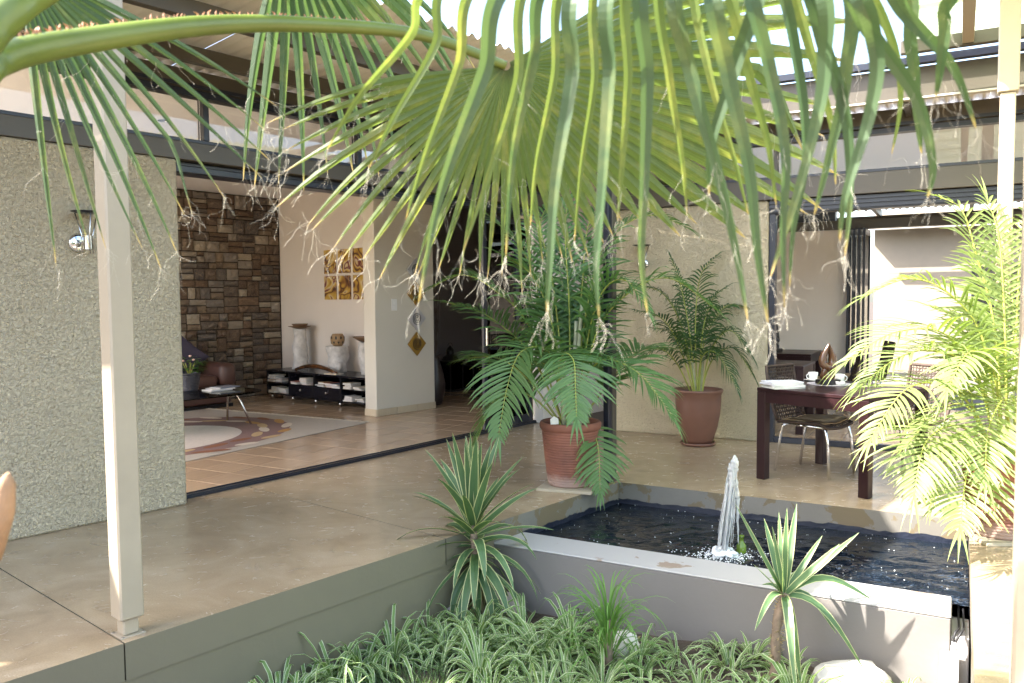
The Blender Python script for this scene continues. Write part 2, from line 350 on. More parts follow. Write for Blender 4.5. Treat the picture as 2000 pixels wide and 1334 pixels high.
M['blackwood'] = plain("black_lacquer", (.010, .010, .015), .25, var=.2, bst=.01)
M['wicker'] = plain("wicker", (.055, .034, .024), .65, var=.35, vs_=30, bs_=80, bst=.3)
M['cushion'] = plain("cushion", (.58, .44, .27), .9, var=.1, bs_=120, bst=.2)
M['carve'] = plain("carved_wood", (.095, .04, .016), .22, var=.5, vs_=7, bst=.03, stretch=(1, 1, .35), coat=.4)
M['china'] = plain("china", (.80, .80, .74), .15, var=.02, bst=0)
M['mat_'] = plain("placemat", (.42, .40, .40), .8, var=.06, bs_=150, bst=.2)
M['paper'] = plain("paper", (.72, .70, .66), .7, var=.08, vs_=15, rnd=20)
M['leather'] = plain("brown_leather", (.085, .042, .034), .42, var=.2, vs_=4, bs_=14, bst=.35)
M['purple'] = plain("cushion_purple", (.035, .028, .050), .85, var=.15, bs_=60, bst=.2)
M['limewood'] = plain("whitewashed_log", (.60, .585, .57), .85, var=.22, vs_=14, bs_=18, bst=.7)
M['bowl'] = plain("wooden_bowl", (.17, .095, .05), .5, var=.3, vs_=8, stretch=(1, 1, 6))
M['basket'] = plain("basket", (.38, .25, .13), .8, var=.25, vs_=30, bs_=70, bst=.6, stretch=(.6, .6, 8))
M['ebony'] = plain("ebony", (.012, .010, .010), .3, var=.2)
M['plastic'] = plain("white_plastic", (.78, .78, .77), .35, var=.02, bst=0)
M['rubber'] = plain("black_rubber", (.015, .015, .017), .5, bst=0)
M['rock'] = plain("pale_rock", (.60, .56, .52), .85, var=.15, vs_=5, bs_=18, bst=.5)
M['rock2'] = plain("pinkish_rock", (.36, .31, .30), .85, var=.2, vs_=5, bs_=18, bst=.5)
M['foam'] = plain("aerated_water", (.80, .83, .82), .2, var=.10, vs_=30, bs_=70, bst=.7)
M['jet'] = plain("jet_water", (.86, .89, .88), .12, var=.06, vs_=60, bs_=55, bst=.9, stretch=(1, 1, .3)); _b = M['jet'].node_tree.nodes['Principled BSDF']; _b.inputs['Transmission Weight'].default_value = .6; _b.inputs['IOR'].default_value = 1.33
M['bottle'] = plain("green_glass", (.12, .2, .02), .1, bst=0)
M['facade'] = plain("far_facade", (.27, .235, .18), .8, var=.05)
M['wineglaze'] = plain("dark_glaze", (.035, .024, .022), .3, var=.3, vs_=5)
M['twig'] = plain("twig", (.09, .065, .05), .8)
# ================================================================== SETTING
def prism(name, poly, z0, z1, mats, side=None, parent=None, top=0):
    """vertical prism over a world-plan polygon; side = material index per edge"""
    mb = MB(); n = len(poly)
    V = [(p[0], p[1], z0) for p in poly] + [(p[0], p[1], z1) for p in poly]
    mb.add(V, [tuple(range(n, 2 * n))], top); mb.add(V, [tuple(range(n))[::-1]], top)
    for i in range(n):
        j = (i + 1) % n; mb.add([V[i], V[j], V[n + j], V[n + i]], [(0, 1, 2, 3)], side[i] if side else 0)
    return mb.build(name, mats, parent)
def clip(poly, p0, nn):
    """keep the side of the plan line through p0 where (p-p0).nn >= 0"""
    out = []
    for i in range(len(poly)):
        a, b_ = poly[i], poly[(i + 1) % len(poly)]
        da = (a[0] - p0[0]) * nn[0] + (a[1] - p0[1]) * nn[1]; db = (b_[0] - p0[0]) * nn[0] + (b_[1] - p0[1]) * nn[1]
        if da >= 0: out.append(a)
        if (da > 0) != (db > 0) and abs(da - db) > 1e-9:
            t = da / (da - db); out.append((a[0] + (b_[0] - a[0]) * t, a[1] + (b_[1] - a[1]) * t))
    return out
mb = MB(); mb.add([(-300, -300, -.56), (300, -300, -.56), (300, 300, -.56), (-300, 300, -.56)], [(0, 1, 2, 3)])
struct(mb.build("garden_ground", M['soil']))
# gently uneven soil bed
mb = MB(); NX, NY = 40, 30; V = []; rr = random.Random(3)
for j in range(NY + 1):
    for i in range(NX + 1):
        x = -2.6 + 5.2 * i / NX; y = 1.2 + 4.4 * j / NY
        V.append((x, y, -.545 + .02 * math.sin(x * 3.1 + y) + .018 * math.sin(y * 5.3 - x * 2) + rr.uniform(0, .016)))
mb.add(V, [(j * (NX + 1) + i, j * (NX + 1) + i + 1, (j + 1) * (NX + 1) + i + 1, (j + 1) * (NX + 1) + i) for j in range(NY) for i in range(NX)])
struct(mb.build("planting_bed", M['soil'], smooth=True))
# patio: lower plinth block with cast slabs on it
def thr_b(a): return 5.633 + .058 * (a - 2.896)
e = .008
base = [fl(-7, 3.44 + e), fl(3.83, 3.44 + e), fl(5.32, 3.44 + e), fb(.08 + e, 5.9 + e), fb(.08 + e, -4), fb(3.5, -4), fb(3.5, 8.26), fl(7.3, 5.98), fl(-7, 5.72)]
patio = struct(prism("patio_plinth", base, -.62, -.1655, [M['plinth'], M['rawconc']], [0, 1, 1, 1, 0, 0, 0, 0, 0]))
ps = [M['screed'], M['plinth'], M['rawconc'], M['post']]
prism("patio_slab", [fl(-7, 3.44), fl(1.467, 3.44), fl(1.467, 5.72), fl(-7, 5.72)], -.165, 0, ps, [1, 1, 1, 1], patio)
prism("patio_slab", [fl(1.474, 3.44), fl(3.397, 3.44), fl(3.397, 5.72), fl(1.474, 5.72)], -.165, 0, ps, [1, 1, 1, 1], patio)
prism("patio_slab", [fl(3.404, 3.44), fl(3.84, 3.44), fl(5.328, 3.44), fl(5.9, 6.02), fl(3.404, 5.72)], -.165, 0, ps, [1, 2, 2, 1, 1], patio)
prism("patio_slab", [fl(5.334, 3.44), fb(.08, 5.9), fb(.08, 8.26), fl(7.3, 5.99), fl(5.906, 6.02)], -.165, 0, ps, [2, 1, 1, 1, 1], patio)
prism("patio_slab", [fb(.08, 3.05), fb(3.5, 3.05), fb(3.5, 8.26), fb(.086, 8.26)], -.165, 0, ps, [1, 1, 1, 2], patio)
prism("patio_slab", [fb(.08, -4), fb(3.5, -4), fb(3.5, 3.044), fb(.08, 3.044)], -.165, 0, ps, [1, 1, 1, 1], patio)
# tiled floors: one object per tile
TS = .335
def tiled(name, a0, a1, b0, b1, cuts, z, keep=300, parent_poly=None):
    bed = struct(prism(name, parent_poly, -.05, z - .006, [M['grout']]))
    n = 0
    for i in range(int(a0 // TS), int(a1 // TS) + 1):
        for j in range(int(b0 // TS), int(b1 // TS) + 1):
            A0, A1, B0, B1 = i * TS + .004, (i + 1) * TS - .004, j * TS + .004, (j + 1) * TS - .004
            poly = [tuple(fb(*q)[:2]) for q in ((A0, B0), (A1, B0), (A1, B1), (A0, B1))]
            for p0, nn in cuts:
                poly = clip(poly, p0, nn)
                if len(poly) < 3: break
            if len(poly) < 3: continue
            cxy = (sum(p[0] for p in poly) / len(poly), sum(p[1] for p in poly) / len(poly))
            q = Vector((cxy[0], cxy[1], 0)) - CAM; dd = q.dot(FW)
            if dd < 1: continue
            px = CX + F * q.dot(RT) / dd
            if not (-80 < px < 2080): continue
            mb = MB(); k = len(poly); ca, sa = math.cos(-RB), math.sin(-RB)
            loc = [((p[0] - cxy[0]) * ca - (p[1] - cxy[1]) * sa, (p[0] - cxy[0]) * sa + (p[1] - cxy[1]) * ca) for p in poly]
            dz = R.uniform(-.0012, .0012)
            V = [(x, y, -.006) for x, y in loc] + [(x, y, -.0015 + dz) for x, y in loc] + [(x * .985, y * .985, dz) for x, y in loc]
            mb.add(V, [tuple(range(2 * k, 3 * k))] + [(i2 + o, (i2 + 1) % k + o, (i2 + 1) % k + k + o, i2 + k + o) for o in (0, k) for i2 in range(k)])
            mb.build("floor_tile", M['tile'], bed, (cxy[0], cxy[1], z), RB, off=(0, 0, 0)); n += 1
    return bed
def cutL(a, b, na, nb): p = fl(a, b); nn = UL * na + NL * nb; return ((p.x, p.y), (nn.x, nn.y))
def cutB(a, b, na, nb): p = fb(a, b); nn = WB * na + NB * nb; return ((p.x, p.y), (nn.x, nn.y))
lc = [cutL(2.896, 5.70, -.058, 1), cutL(2.6, 6, 1, 0), cutL(3, 10.95, 0, -1), cutL(9.8, 8, -1, 0)]
living = tiled("living_room_floor", -13, -3, 4, 12.2, lc, .012, parent_poly=[fl(.2, 5.73), fl(2.6, 5.73), fl(7.3, 6.0), fl(11.5, 6.0), fl(11.5, 11), fl(.2, 11)])
bc = [cutB(-1.64, 8.36, 0, 1), cutB(-3.2, 9, 1, 0), cutB(2, 11.5, 0, -1), cutB(1.6, 9, -1, 0)]
dining = tiled("dining_room_floor", -3.4, 2, 8, 12, bc, .012, parent_poly=[fb(-4.5, 8.46), fb(-1.66, 8.46), fb(-1.66, 8.34), fb(4, 8.34), fb(4, 11.6), fb(-4.5, 11.6)])
# ------------------------------------------------------------------ corrugated sheet (ribs along local y)
def sheet_mesh(name, width, length, mat, pitch=.095, amp=.015, seg=6, slope=0.0):
    mb = MB(); n = int(round(width / pitch)) * seg; V = []
    for j in range(2):
        for i in range(n + 1):
            V.append((i * pitch / seg, j * length, amp * math.cos(2 * math.pi * i / seg) + slope * j * length))
    mb.add(V, [(i, i + 1, n + 2 + i, n + 1 + i) for i in range(n)])
    o = mb.build(name, mat, smooth=True); me = o.data; bpy.data.objects.remove(o); return me
# ------------------------------------------------------------------ LEFT WING
LW = thingL("house_wing", "house wing with rough stucco wall, wide sliding opening and corrugated veranda roof", "house", 3.0, 5.6)
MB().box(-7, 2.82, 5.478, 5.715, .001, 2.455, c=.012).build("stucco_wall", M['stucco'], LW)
MB().box(-7, 7.35, 5.47, 5.60, 2.458, 2.598, c=.004).build("lintel_beam", M['beam'], LW)
MB().box(-7, 7.35, 5.462, 5.469, 2.585, 2.605).build("beam_lip", M['black'], LW)
hd = MB(); hd.box(2.823, 7.35, 5.56, 5.72, 2.378, 2.456, c=.004); hd.box(2.823, 7.35, 5.545, 5.559, 2.385, 2.40); hd.box(2.823, 7.35, 5.545, 5.559, 2.43, 2.445)
hd.build("head_track", M['black'], LW)
cl = MB(); cl.box(-7, 7.35, 5.50, 5.58, 2.6, 2.615); cl.box(-7, 7.35, 5.48, 5.58, 2.915, 2.96)
clo = cl.build("clerestory", M['black'], LW)
mull = [-5.34, -3.94, -2.54, -1.14, .26, 1.66, 3.06, 4.46, 5.86, 7.26]
for x in mull:
    mm = MB(); mm.box(x - .022, x + .022, 5.49, 5.575, 2.6155, 2.9145, c=.003).build("mullion", M['black'], clo)
for x in mull[3:-1]:
    MB().box(x + .026, x + 1.374, 5.535, 5.541, 2.616, 2.914).build("pane", M['glass'], clo)
MB().box(-7, 7.35, 5.44, 5.58, 2.962, 3.085, c=.004).build("wall_plate", M['beam'], LW)
MB().box(-7, 7.35, 5.425, 5.439, 2.962, 2.985).build("plate_flange", M['black'], LW)
rf = MB().box(-.14, 7.4, 4.98, 5.04, 3.0, 3.103, c=.003).build("purlin", M['beam'], LW)
MB().box(-.14, 7.4, 4.32, 4.38, 3.04, 3.14, c=.003).build("purlin", M['beam'], LW)
for x_ in (1.53, 5.26): MB().box(x_ - .04, x_ + .04, 3.44, 5.42, 3.02, 3.104, c=.003).build("rafter", M['post'], LW)
shL = sheet_mesh("roof_sheet", .76, 1.98, M['sheet'], slope=.05)
o3 = OFF[LW.name]
for i in range(10):  # last sheet, hidden from view, added to shade the back wing's wall
    inst(shL, "roof_sheet", LW, (-.15 + i * .76 - o3[0] + .76, 5.74 - o3[1], 3.124 + (i % 2) * .003), (0, 0, math.pi))
MB().box(.2, 11.6, 5.62, 11.3, 3.06, 3.1).build("ceiling", M['ceil'], LW)
for (x, y) in ((3.5, 7.0), (5.2, 7.0), (5.2, 9.0)):
    MB().lathe([(.0, 3.0585), (.045, 3.0585), (.055, 3.0565), (.055, 3.0535), (.03, 3.0535), (.028, 3.057)], 16, (x, y, 0)).build("downlight", M['steel'], LW)
MB().box(7.30, 7.45, 7.945, 11.0, .001, 3.058).build("picture_wall", M['white'], LW)
pw = MB().box(6.46, 7.465, 7.72, 7.94, .001, 3.058, c=.006).build("partition_wall", M['cream'], LW)
for i in range(3):
    x0 = 6.452 + i * .338; MB().box(x0 + .002, min(x0 + .336, 7.468), 7.706, 7.7195, .013, .10, c=.002).build("skirting_tile", M['skirt'], pw)
MB().box(6.446, 6.4595, 7.722, 7.94, .013, .10, c=.002).build("skirting_tile", M['skirt'], pw)
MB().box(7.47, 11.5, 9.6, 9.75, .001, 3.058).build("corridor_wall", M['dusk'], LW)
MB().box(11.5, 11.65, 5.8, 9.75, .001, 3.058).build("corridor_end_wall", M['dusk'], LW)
MB().box(7.36, 11.5, 5.80, 5.95, .001, 3.058).build("passage_wall", M['white'], LW)
MB().box(7.478, 11.48, 9.588, 9.599, .013, .10).build("skirting", M['skirt'], LW)
MB().box(.2, .3, 5.72, 11.3, .001, .12).build("end_sill", M['white'], LW)
# threshold track: follows the slightly skewed sill line
th = MB()
def skew(mb, a0, a1, b0, b1, z0, z1):
    V = [(a, thr_b(a) + b_, z) for z in (z0, z1) for b_ in (b0, b1) for a in (a0, a1)]
    mb.add(V, [(0, 2, 3, 1), (4, 5, 7, 6), (0, 1, 5, 4), (2, 6, 7, 3), (0, 4, 6, 2), (1, 3, 7, 5)])
skew(th, 2.825, 7.35, .0, .062, .001, .016); skew(th, 2.825, 7.35, .006, .012, .016, .03); skew(th, 2.825, 7.35, .03, .036, .016, .03); skew(th, 2.825, 7.35, .054, .062, .016, .034)
tho = th.build("threshold_track", M['black'], LW)
tb = MB(); skew(tb, 2.83, 7.3, .0065, .0115, .0303, .0315); tb.build("rail", M['steel'], tho)
# parked sliding panels at the far end of the opening
for k, (a0, a1, bo) in enumerate(((6.42, 7.02, .01), (6.62, 7.3, .045))):
    d = MB(); y = thr_b((a0 + a1) / 2) + bo
    for (x0, x1) in ((a0, a0 + .055), (a1 - .055, a1)): d.box(x0, x1, y, y + .035, .035, 2.377, c=.003)
    d.box(a0 + .0555, a1 - .0555, y, y + .035, .035, .12, c=.003); d.box(a0 + .0555, a1 - .0555, y, y + .035, 2.30, 2.377, c=.003)
    dd = d.build("sliding_door", M['black'], LW)
    MB().box(a0 + .056, a1 - .056, y + .014, y + .02, .121, 2.299).build("pane", M['glass'], dd)
    h = MB(); h.box(a0 + .018, a0 + .036, y - .03, y - .001, .95, 1.15, c=.004); h.build("handle", M['steel'], dd)
# stone wall
sw = MB().box(1.0, 7.45, 11.03, 11.3, .001, 3.058).build("stone_wall", M['mortar'], LW)
stones = []
def stone_mesh(seed):
    q = random.Random(seed); mb = MB(); nx, ny = 5, 4; V = []
    for j in range(ny):
        for i in range(nx):
            u = i / (nx - 1) - .5; v_ = j / (ny - 1) - .5; ed = i in (0, nx - 1) or j in (0, ny - 1)
            if ed: u *= 1 - q.uniform(0, .05); v_ *= 1 - q.uniform(0, .07)
            V.append((u, -(q.uniform(.35, .6) if ed else q.uniform(.75, 1.15)), v_))
    n0 = len(V); ring = [i for i in range(nx)] + [j * nx + nx - 1 for j in range(1, ny)] + [(ny - 1) * nx + i for i in range(nx - 2, -1, -1)] + [j * nx for j in range(ny - 2, 0, -1)]
    V += [(V[i][0], 0, V[i][2]) for i in ring]
    Fs = [(j * nx + i, j * nx + i + 1, (j + 1) * nx + i + 1, (j + 1) * nx + i) for j in range(ny - 1) for i in range(nx - 1)]
    k = len(ring); Fs += [(n0 + i, n0 + (i + 1) % k, ring[(i + 1) % k], ring[i]) for i in range(k)]
    mb.add(V, Fs); o = mb.build("stone", M['stone']); me = o.data; bpy.data.objects.remove(o); return me
SM = [stone_mesh(100 + i) for i in range(12)]
SR = random.Random(21)
def cut_rect(x0, x1, z0, z1, out):
    w_, h_ = x1 - x0, z1 - z0
    wmax = SR.uniform(.20, .40); hmax = SR.uniform(.11, .26)
    if h_ > hmax and (h_ / hmax > w_ / wmax or w_ <= wmax):
        if h_ < .12: out.append((x0, x1, z0, z1)); return
        t = z0 + h_ * SR.uniform(.33, .67); cut_rect(x0, x1, z0, t, out); cut_rect(x0, x1, t, z1, out)
    elif w_ > wmax:
        t = x0 + w_ * SR.uniform(.3, .7); cut_rect(x0, t, z0, z1, out); cut_rect(t, x1, z0, z1, out)
    else: out.append((x0, x1, z0, z1))
rects = []
z = 0.012
while z < 3.0:
    h = min(SR.uniform(.2, .55), 3.05 - z)
    if 3.05 - z - h < .1: h = 3.05 - z
    cut_rect(1.02 + SR.uniform(0, .1), 7.29, z, z + h, rects); z += h
rects.sort(key=lambda r: -r[1]); near_r = rects[:296]; rest = rects[296:]
o3 = OFF[LW.name]
for k, (x0, x1, z0, z1) in enumerate(near_r):
    inst(SM[k % 12], "stone", sw, ((x0 + x1) / 2 - o3[0], 11.031 - o3[1], (z0 + z1) / 2), (0, (math.pi if SR.random() < .5 else 0), 0), (x1 - x0 - .012, SR.uniform(.03, .075), z1 - z0 - .012))
mb = MB()
for (x0, x1, z0, z1) in rest:
    mb.box(x0 + .006, x1 - .006, 11.031 - SR.uniform(.02, .05), 11.0305, z0 + .006, z1 - .006, c=.008)
if rest: mb.build("stonework", M['stone'], sw)["kind"] = "stuff"
# veranda posts
def post(parent, x, y, half, foot, z0, z1, name="post", m='post'):
    mb = MB(); mb.box(x - half, x + half, y - half, y + half, z0 + .075, z1, c=.008); mb.box(x - foot, x + foot, y - foot, y + foot, z0 + .004, z0 + .0745, c=.006)
    o = mb.build(name, M[m], parent); MB().box(x - foot - .02, x + foot + .02, y - foot - .02, y + foot + .02, z0 + .0005, z0 + .0035).build("base_plate", M[m], o)
    for sx in (-1, 1):
        for sy in (-1, 1): MB().lathe([(.007, z0 + .0036), (.007, z0 + .009), (.004, z0 + .0095)], 6, (x + sx * (foot + .011), y + sy * (foot + .011), 0)).build("bolt", M['steel'], o)
    return o
post(LW, 1.53, 3.535, .052, .034, 0, 3.018)
cpo = MB(); cpo.box(5.235, 5.285, 3.475, 3.525, .004, 3.018, c=.004); cpo = cpo.build("post", M['black'], LW)
MB().box(5.286, 5.345, 3.47, 3.53, .004, 3.018, c=.004).build("post_cover", M['beam'], cpo)
# ------------------------------------------------------------------ BACK WING
BW = thingB("house_wing", "house wing behind the pond, olive stucco wall beside black framed dining room doors", "house", -1.0, 8.3)
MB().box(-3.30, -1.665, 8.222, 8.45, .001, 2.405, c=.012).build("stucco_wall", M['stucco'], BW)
MB().box(-3.35, 3.9, 8.19, 8.33, 2.41, 2.618, c=.004).build("lintel_beam", M['beam'], BW)
MB().box(-3.35, 3.9, 8.182, 8.189, 2.605, 2.628).build("beam_lip", M['black'], BW)
hd = MB(); hd.box(-1.66, 3.9, 8.24, 8.40, 2.275, 2.407, c=.004)
for zz in (2.29, 2.33, 2.37): hd.box(-1.66, 3.9, 8.222, 8.239, zz, zz + .016)
hd.build("head_track", M['black'], BW)
cl = MB(); cl.box(-3.35, 3.9, 8.21, 8.30, 2.62, 2.634); cl.box(-3.35, 3.9, 8.2, 8.30, 2.948, 2.995)
clo = cl.build("clerestory", M['black'], BW)
for x in (-3.33, -1.6, .372, 2.34, 3.88): MB().box(x - .02, x + .02, 8.215, 8.295, 2.6345, 2.9475, c=.003).build("mullion", M['beam'], clo)
for (x0, x1) in ((-3.31, -1.62), (-1.58, .352), (.392, 2.32), (2.36, 3.86)): MB().box(x0, x1, 8.25, 8.256, 2.636, 2.946).build("pane", M['glass'], clo)
MB().box(-3.35, 3.9, 8.16, 8.30, 2.998, 3.15, c=.004).build("wall_plate", M['beam'], BW)
MB().box(-3.35, 3.9, 8.145, 8.159, 2.998, 3.025).build("plate_flange", M['black'], BW)
shB = sheet_mesh("roof_sheet", .76, .78, M['sheet'], slope=.0)
o3 = OFF[BW.name]
for i in range(10): inst(shB, "roof_sheet", BW, (-3.6 + i * .76 + .76 - o3[0], 8.42 - o3[1], 3.182 + (i % 2) * .003), (0, 0, math.pi))
MB().box(-3.5, 3.9, 7.60, 7.645, 3.112, 3.36, c=.003).build("fascia", M['beam'], BW)
MB().box(-3.5, 3.9, 7.588, 7.66, 3.096, 3.111).build("flashing", M['flash'], BW)
MB().box(-3.5, 3.9, 7.50, 7.58, 3.365, 3.42).build("gutter", M['black'], BW)
MB().box(-.45, 3.9, 7.25, 7.32, 3.39, 3.49, c=.003).build("purlin", M['beam'], BW)
for x in (-.45, 1.0): MB().box(x, x + .05, 7.66, 8.14, 3.06, 3.16, c=.003).build("rafter", M['beam'], BW)
shF = sheet_mesh("roof_sheet", .836, 4.3, M['fibre'], slope=.02)
for i in range(7): inst(shF, "roof_sheet", BW, (-.40 - o3[0], 7.34 - i * .76 - o3[1], 3.50 + (i % 2) * .004 + i * .004), (0, 0, -math.pi / 2)).location[0] = -.40 - o3[0]
for o in [q for q in BW.children if q.name.startswith("roof_sheet") and q.data is shF]:
    o.rotation_euler = (0, 0, -math.pi / 2)
MB().box(-.02, .06, 2.0, 7.24, 3.40, 3.488, c=.003).build("purlin", M['post'], BW)
MB().box(2.2, 2.27, 2.0, 7.24, 3.40, 3.488, c=.003).build("purlin", M['post'], BW)
pr = MB(); pr.box(.20, .285, 5.96, 6.045, .004, 2.72, c=.006); pr.box(.185, .30, 5.945, 6.06, 2.7205, 3.39, c=.006)
pr.build("post", M['post'], BW)
MB().box(-4.7, 4.1, 8.34, 11.8, 3.06, 3.1).build("ceiling", M['ceil'], BW)
MB().box(-4.6, -4.5, 8.455, 11.6, .001, 3.058).build("side_wall", M['white'], BW)
MB().box(-4.498, -1.30, 11.5, 11.66, .001, 2.34).build("far_pier", M['white'], BW)
MB().box(-4.498, 4.0, 11.48, 11.66, 2.342, 2.46, c=.004).build("far_lintel", M['beam'], BW)
MB().box(-4.498, -1.46, 11.48, 11.66, 2.462, 3.058).build("far_frame", M['black'], BW)
MB().box(4.0, 4.1, 8.45, 11.66, .001, 3.058).build("end_wall", M['white'], BW)
# dining room sliding door frame on the veranda side
d = MB(); d.box(-1.66, -1.60, 8.25, 8.35, .001, 2.274, c=.003); d.box(-1.598, 3.9, 8.25, 8.31, .001, .055, c=.003); d.box(-1.598, 3.9, 8.33, 8.38, .001, .03)
dd = d.build("door_frame", M['black'], BW)
d = MB(); d.box(-1.595, -1.55, 8.285, 8.32, .058, 2.27, c=.003); d.box(-.55, -.49, 8.285, 8.32, .058, 2.27, c=.003); d.box(-1.549, -.551, 8.285, 8.32, .058, .13); d.box(-1.549, -.551, 8.285, 8.32, 2.21, 2.27)
# folded glass doors at the far opening
for k in range(4):
    x = -1.285 + k * .062; d2 = MB(); d2.box(x, x + .03, 11.3, 11.34, .015, 2.338, c=.002); d2.box(x, x + .03, 11.96, 12.0, .015, 2.338, c=.002); d2.box(x, x + .03, 11.341, 11.959, .015, .09); d2.box(x, x + .03, 11.341, 11.959, 2.27, 2.338)
    f = d2.build("folding_door", M['black'], BW); MB().box(x + .012, x + .018, 11.341, 11.959, .091, 2.269).build("pane", M['glass'], f)
shO = sheet_mesh("roof_sheet", .76, 1.9, M['galv'], slope=-.08)
for i in range(7): inst(shO, "roof_sheet", BW, (-1.9 + i * .76 - o3[0], 11.68 - o3[1], 2.93 + (i % 2) * .003))
for x in (-1.1, .1, 1.3): MB().box(x, x + .05, 11.67, 13.5, 2.66, 2.76).build("rafter", M['beam'], BW)
MB().box(-2, 4, 13.45, 13.52, 2.52, 2.68, c=.003).build("fascia", M['beam'], BW)
# near veranda post, beside the camera
MB().box(.12, .21, 2.06, 2.15, .004, 3.39, c=.006).build("post", M['post'], BW)
# ------------------------------------------------------------------ beyond the dining room and the passage
FH = thingB("far_house", "neighbouring beige house with white fascia seen through the dining room", "house", 4.0, 18.0)
MB().box(-1.5, 14, 17.6, 18.0, -.3, 3.1).build("facade", M['facade'], FH)
MB().box(-1.8, 14.2, 16.9, 17.0, 2.72, 2.84, c=.01).build("fascia", M['flash'], FH)
MB().box(-1.8, 14.2, 17.052, 18.4, 2.84, 2.95).build("roof", M['galv'], FH)
for x in (.2, 1.9, 4.2, 6.4):
    f = MB(); f.box(x, x + .9, 17.57, 17.598, .75, 2.05); w0 = f.build("window", M['black'], FH); MB().box(x + .05, x + .42, 17.555, 17.568, .8, 2.0).build("pane", M['glass'], w0); MB().box(x + .47, x + .85, 17.555, 17.568, .8, 2.0).build("pane", M['glass'], w0)
struct(prism("bounce_terrace", [fl(-8, 5.73), fl(.19, 5.73), fl(.19, 16), fl(-8, 16)], -.1, -.01, [M['slab']]))  # unseen pale terrace added to bounce sun through the living room's open end
struct(prism("rear_paving", [fb(-5, 11.7), fb(16, 11.7), fb(16, 17.5), fb(-5, 17.5)], -.1, -.012, [M['rawconc']]))
o = MB().box(-9.5, -2.6, 15.0, 15.2, -.3, 2.9, c=.01).build("garden_wall", M['facade'], loc=(0, 0, 0), rz=RB); tag(o, "plain beige garden wall closing the passage between the wings", "wall")
# ------------------------------------------------------------------ pond
PB = thingB("pond_wall", "low grey plaster wall in front of the pond with peeling white coping", "wall", -1.2, 4.59, -.56)
w_ = MB(); w_.box(-2.62, -.003, 4.44, 4.738, -.6, -.1425, c=.004); w_.build("wall_body", M['pondwall'], PB)
w_ = MB(); w_.box(-2.62, -.001, 4.437, 4.742, -.142, -.128, c=.006); w_.build("coping", M['pondtop'], PB)
w_ = MB(); w_.box(-.0025, .0785, 4.46, 4.74, -.6, -.235, c=.004); w_.build("overflow_notch", M['pondtop'], PB)
pc = [fl(4.10, 3.44), fl(5.328, 3.44), fb(.08, 5.9), fb(.08, 4.735), fb(-2.58, 4.735)]
pz = -.165; NXW, NYW = 60, 36
mb = MB(); c00, c10, c11, c01 = fb(-2.575, 4.735), fb(.082, 4.735), fb(.082, 5.905), fb(-2.335, 5.905)
V = []
ft = gz(1412, 1085, pz)
for j in range(NYW + 1):
    for i in range(NXW + 1):
        u, v_ = i / NXW, j / NYW; p = (c00 * (1 - u) + c10 * u) * (1 - v_) + (c01 * (1 - u) + c11 * u) * v_
        r_ = (Vector((p.x, p.y, 0)) - Vector((ft.x, ft.y, 0))).length
        V.append((p.x, p.y, pz + .006 * math.sin(r_ * 42) * math.exp(-r_ * 1.6) + .002 * math.sin(p.x * 23 + p.y * 31)))
mb.add(V, [(j * (NXW + 1) + i, j * (NXW + 1) + i + 1, (j + 1) * (NXW + 1) + i + 1, (j + 1) * (NXW + 1) + i) for j in range(NYW) for i in range(NXW)])
struct(mb.build("pond_water", M['water'], smooth=True))
lin = MB(); q = random.Random(5)
for (p0, p1, off) in ((fl(4.12, 3.436), fl(5.328, 3.436), None), (fb(-2.33, 5.896), fb(.08, 5.896), None), (fb(.076, 5.9), fb(.076, 4.74), None)):
    n = 60
    top = [-.128 + q.uniform(-.006, .006) + .006 * math.sin(i * .5) for i in range(n + 1)]
    V = []
    for i in range(n + 1):
        p = p0.lerp(p1, i / n); V += [(p.x, p.y, -.3), (p.x, p.y, top[i])]
    lin.add(V, [(2 * i, 2 * i + 2, 2 * i + 3, 2 * i + 1) for i in range(n)])
struct(lin.build("pond_liner", M['liner']))
# ================================================================== OBJECTS
sys_noise = __import__('mathutils').noise
def nz(p, s, seed=0.0): return sys_noise.noise(Vector((p[0] * s + seed, p[1] * s - seed, p[2] * s + seed * .7)))
def soft(name, x0, x1, y0, y1, z0, z1, mat, parent, r=.05, seg=4):
    o = MB().box(x0, x1, y0, y1, z0, z1).build(name, mat, parent, smooth=True)
    mo = o.modifiers.new("bevel", 'BEVEL'); mo.width = r; mo.segments = seg; mo.limit_method = 'NONE'; return o
def lumpy(mb, prof, n, c, amp, s, seed, mi=0):
    k0 = len(mb.v); mb.lathe(prof, n, c, mi)
    for i in range(k0, len(mb.v)):
        x, y, z = mb.v[i]; d = 1 + amp * nz((x, y, z), s, seed); mb.v[i] = (c[0] + (x - c[0]) * d, c[1] + (y - c[1]) * d, z)
    return mb
def rock(name, label, p, r, mat, seed, group=None):
    mb = MB(); N1, N2 = 9, 14; V = []
    for i in range(N1 + 1):
        th = math.pi * i / N1
        for k in range(N2):
            a = 2 * math.pi * k / N2; d = Vector((math.sin(th) * math.cos(a), math.sin(th) * math.sin(a), math.cos(th)))
            q = 1 + .28 * nz(d, 1.3, seed) + .12 * nz(d, 3.4, seed + 4); V.append((d.x * r[0] * q, d.y * r[1] * q, d.z * r[2] * q + r[2] * .55))
    mb.add(V, [(i * N2 + k, i * N2 + (k + 1) % N2, (i + 1) * N2 + (k + 1) % N2, (i + 1) * N2 + k) for i in range(N1) for k in range(N2)])
    o = mb.build(name, mat, loc=p, smooth=True); tag(o, label, "rock", group); return o
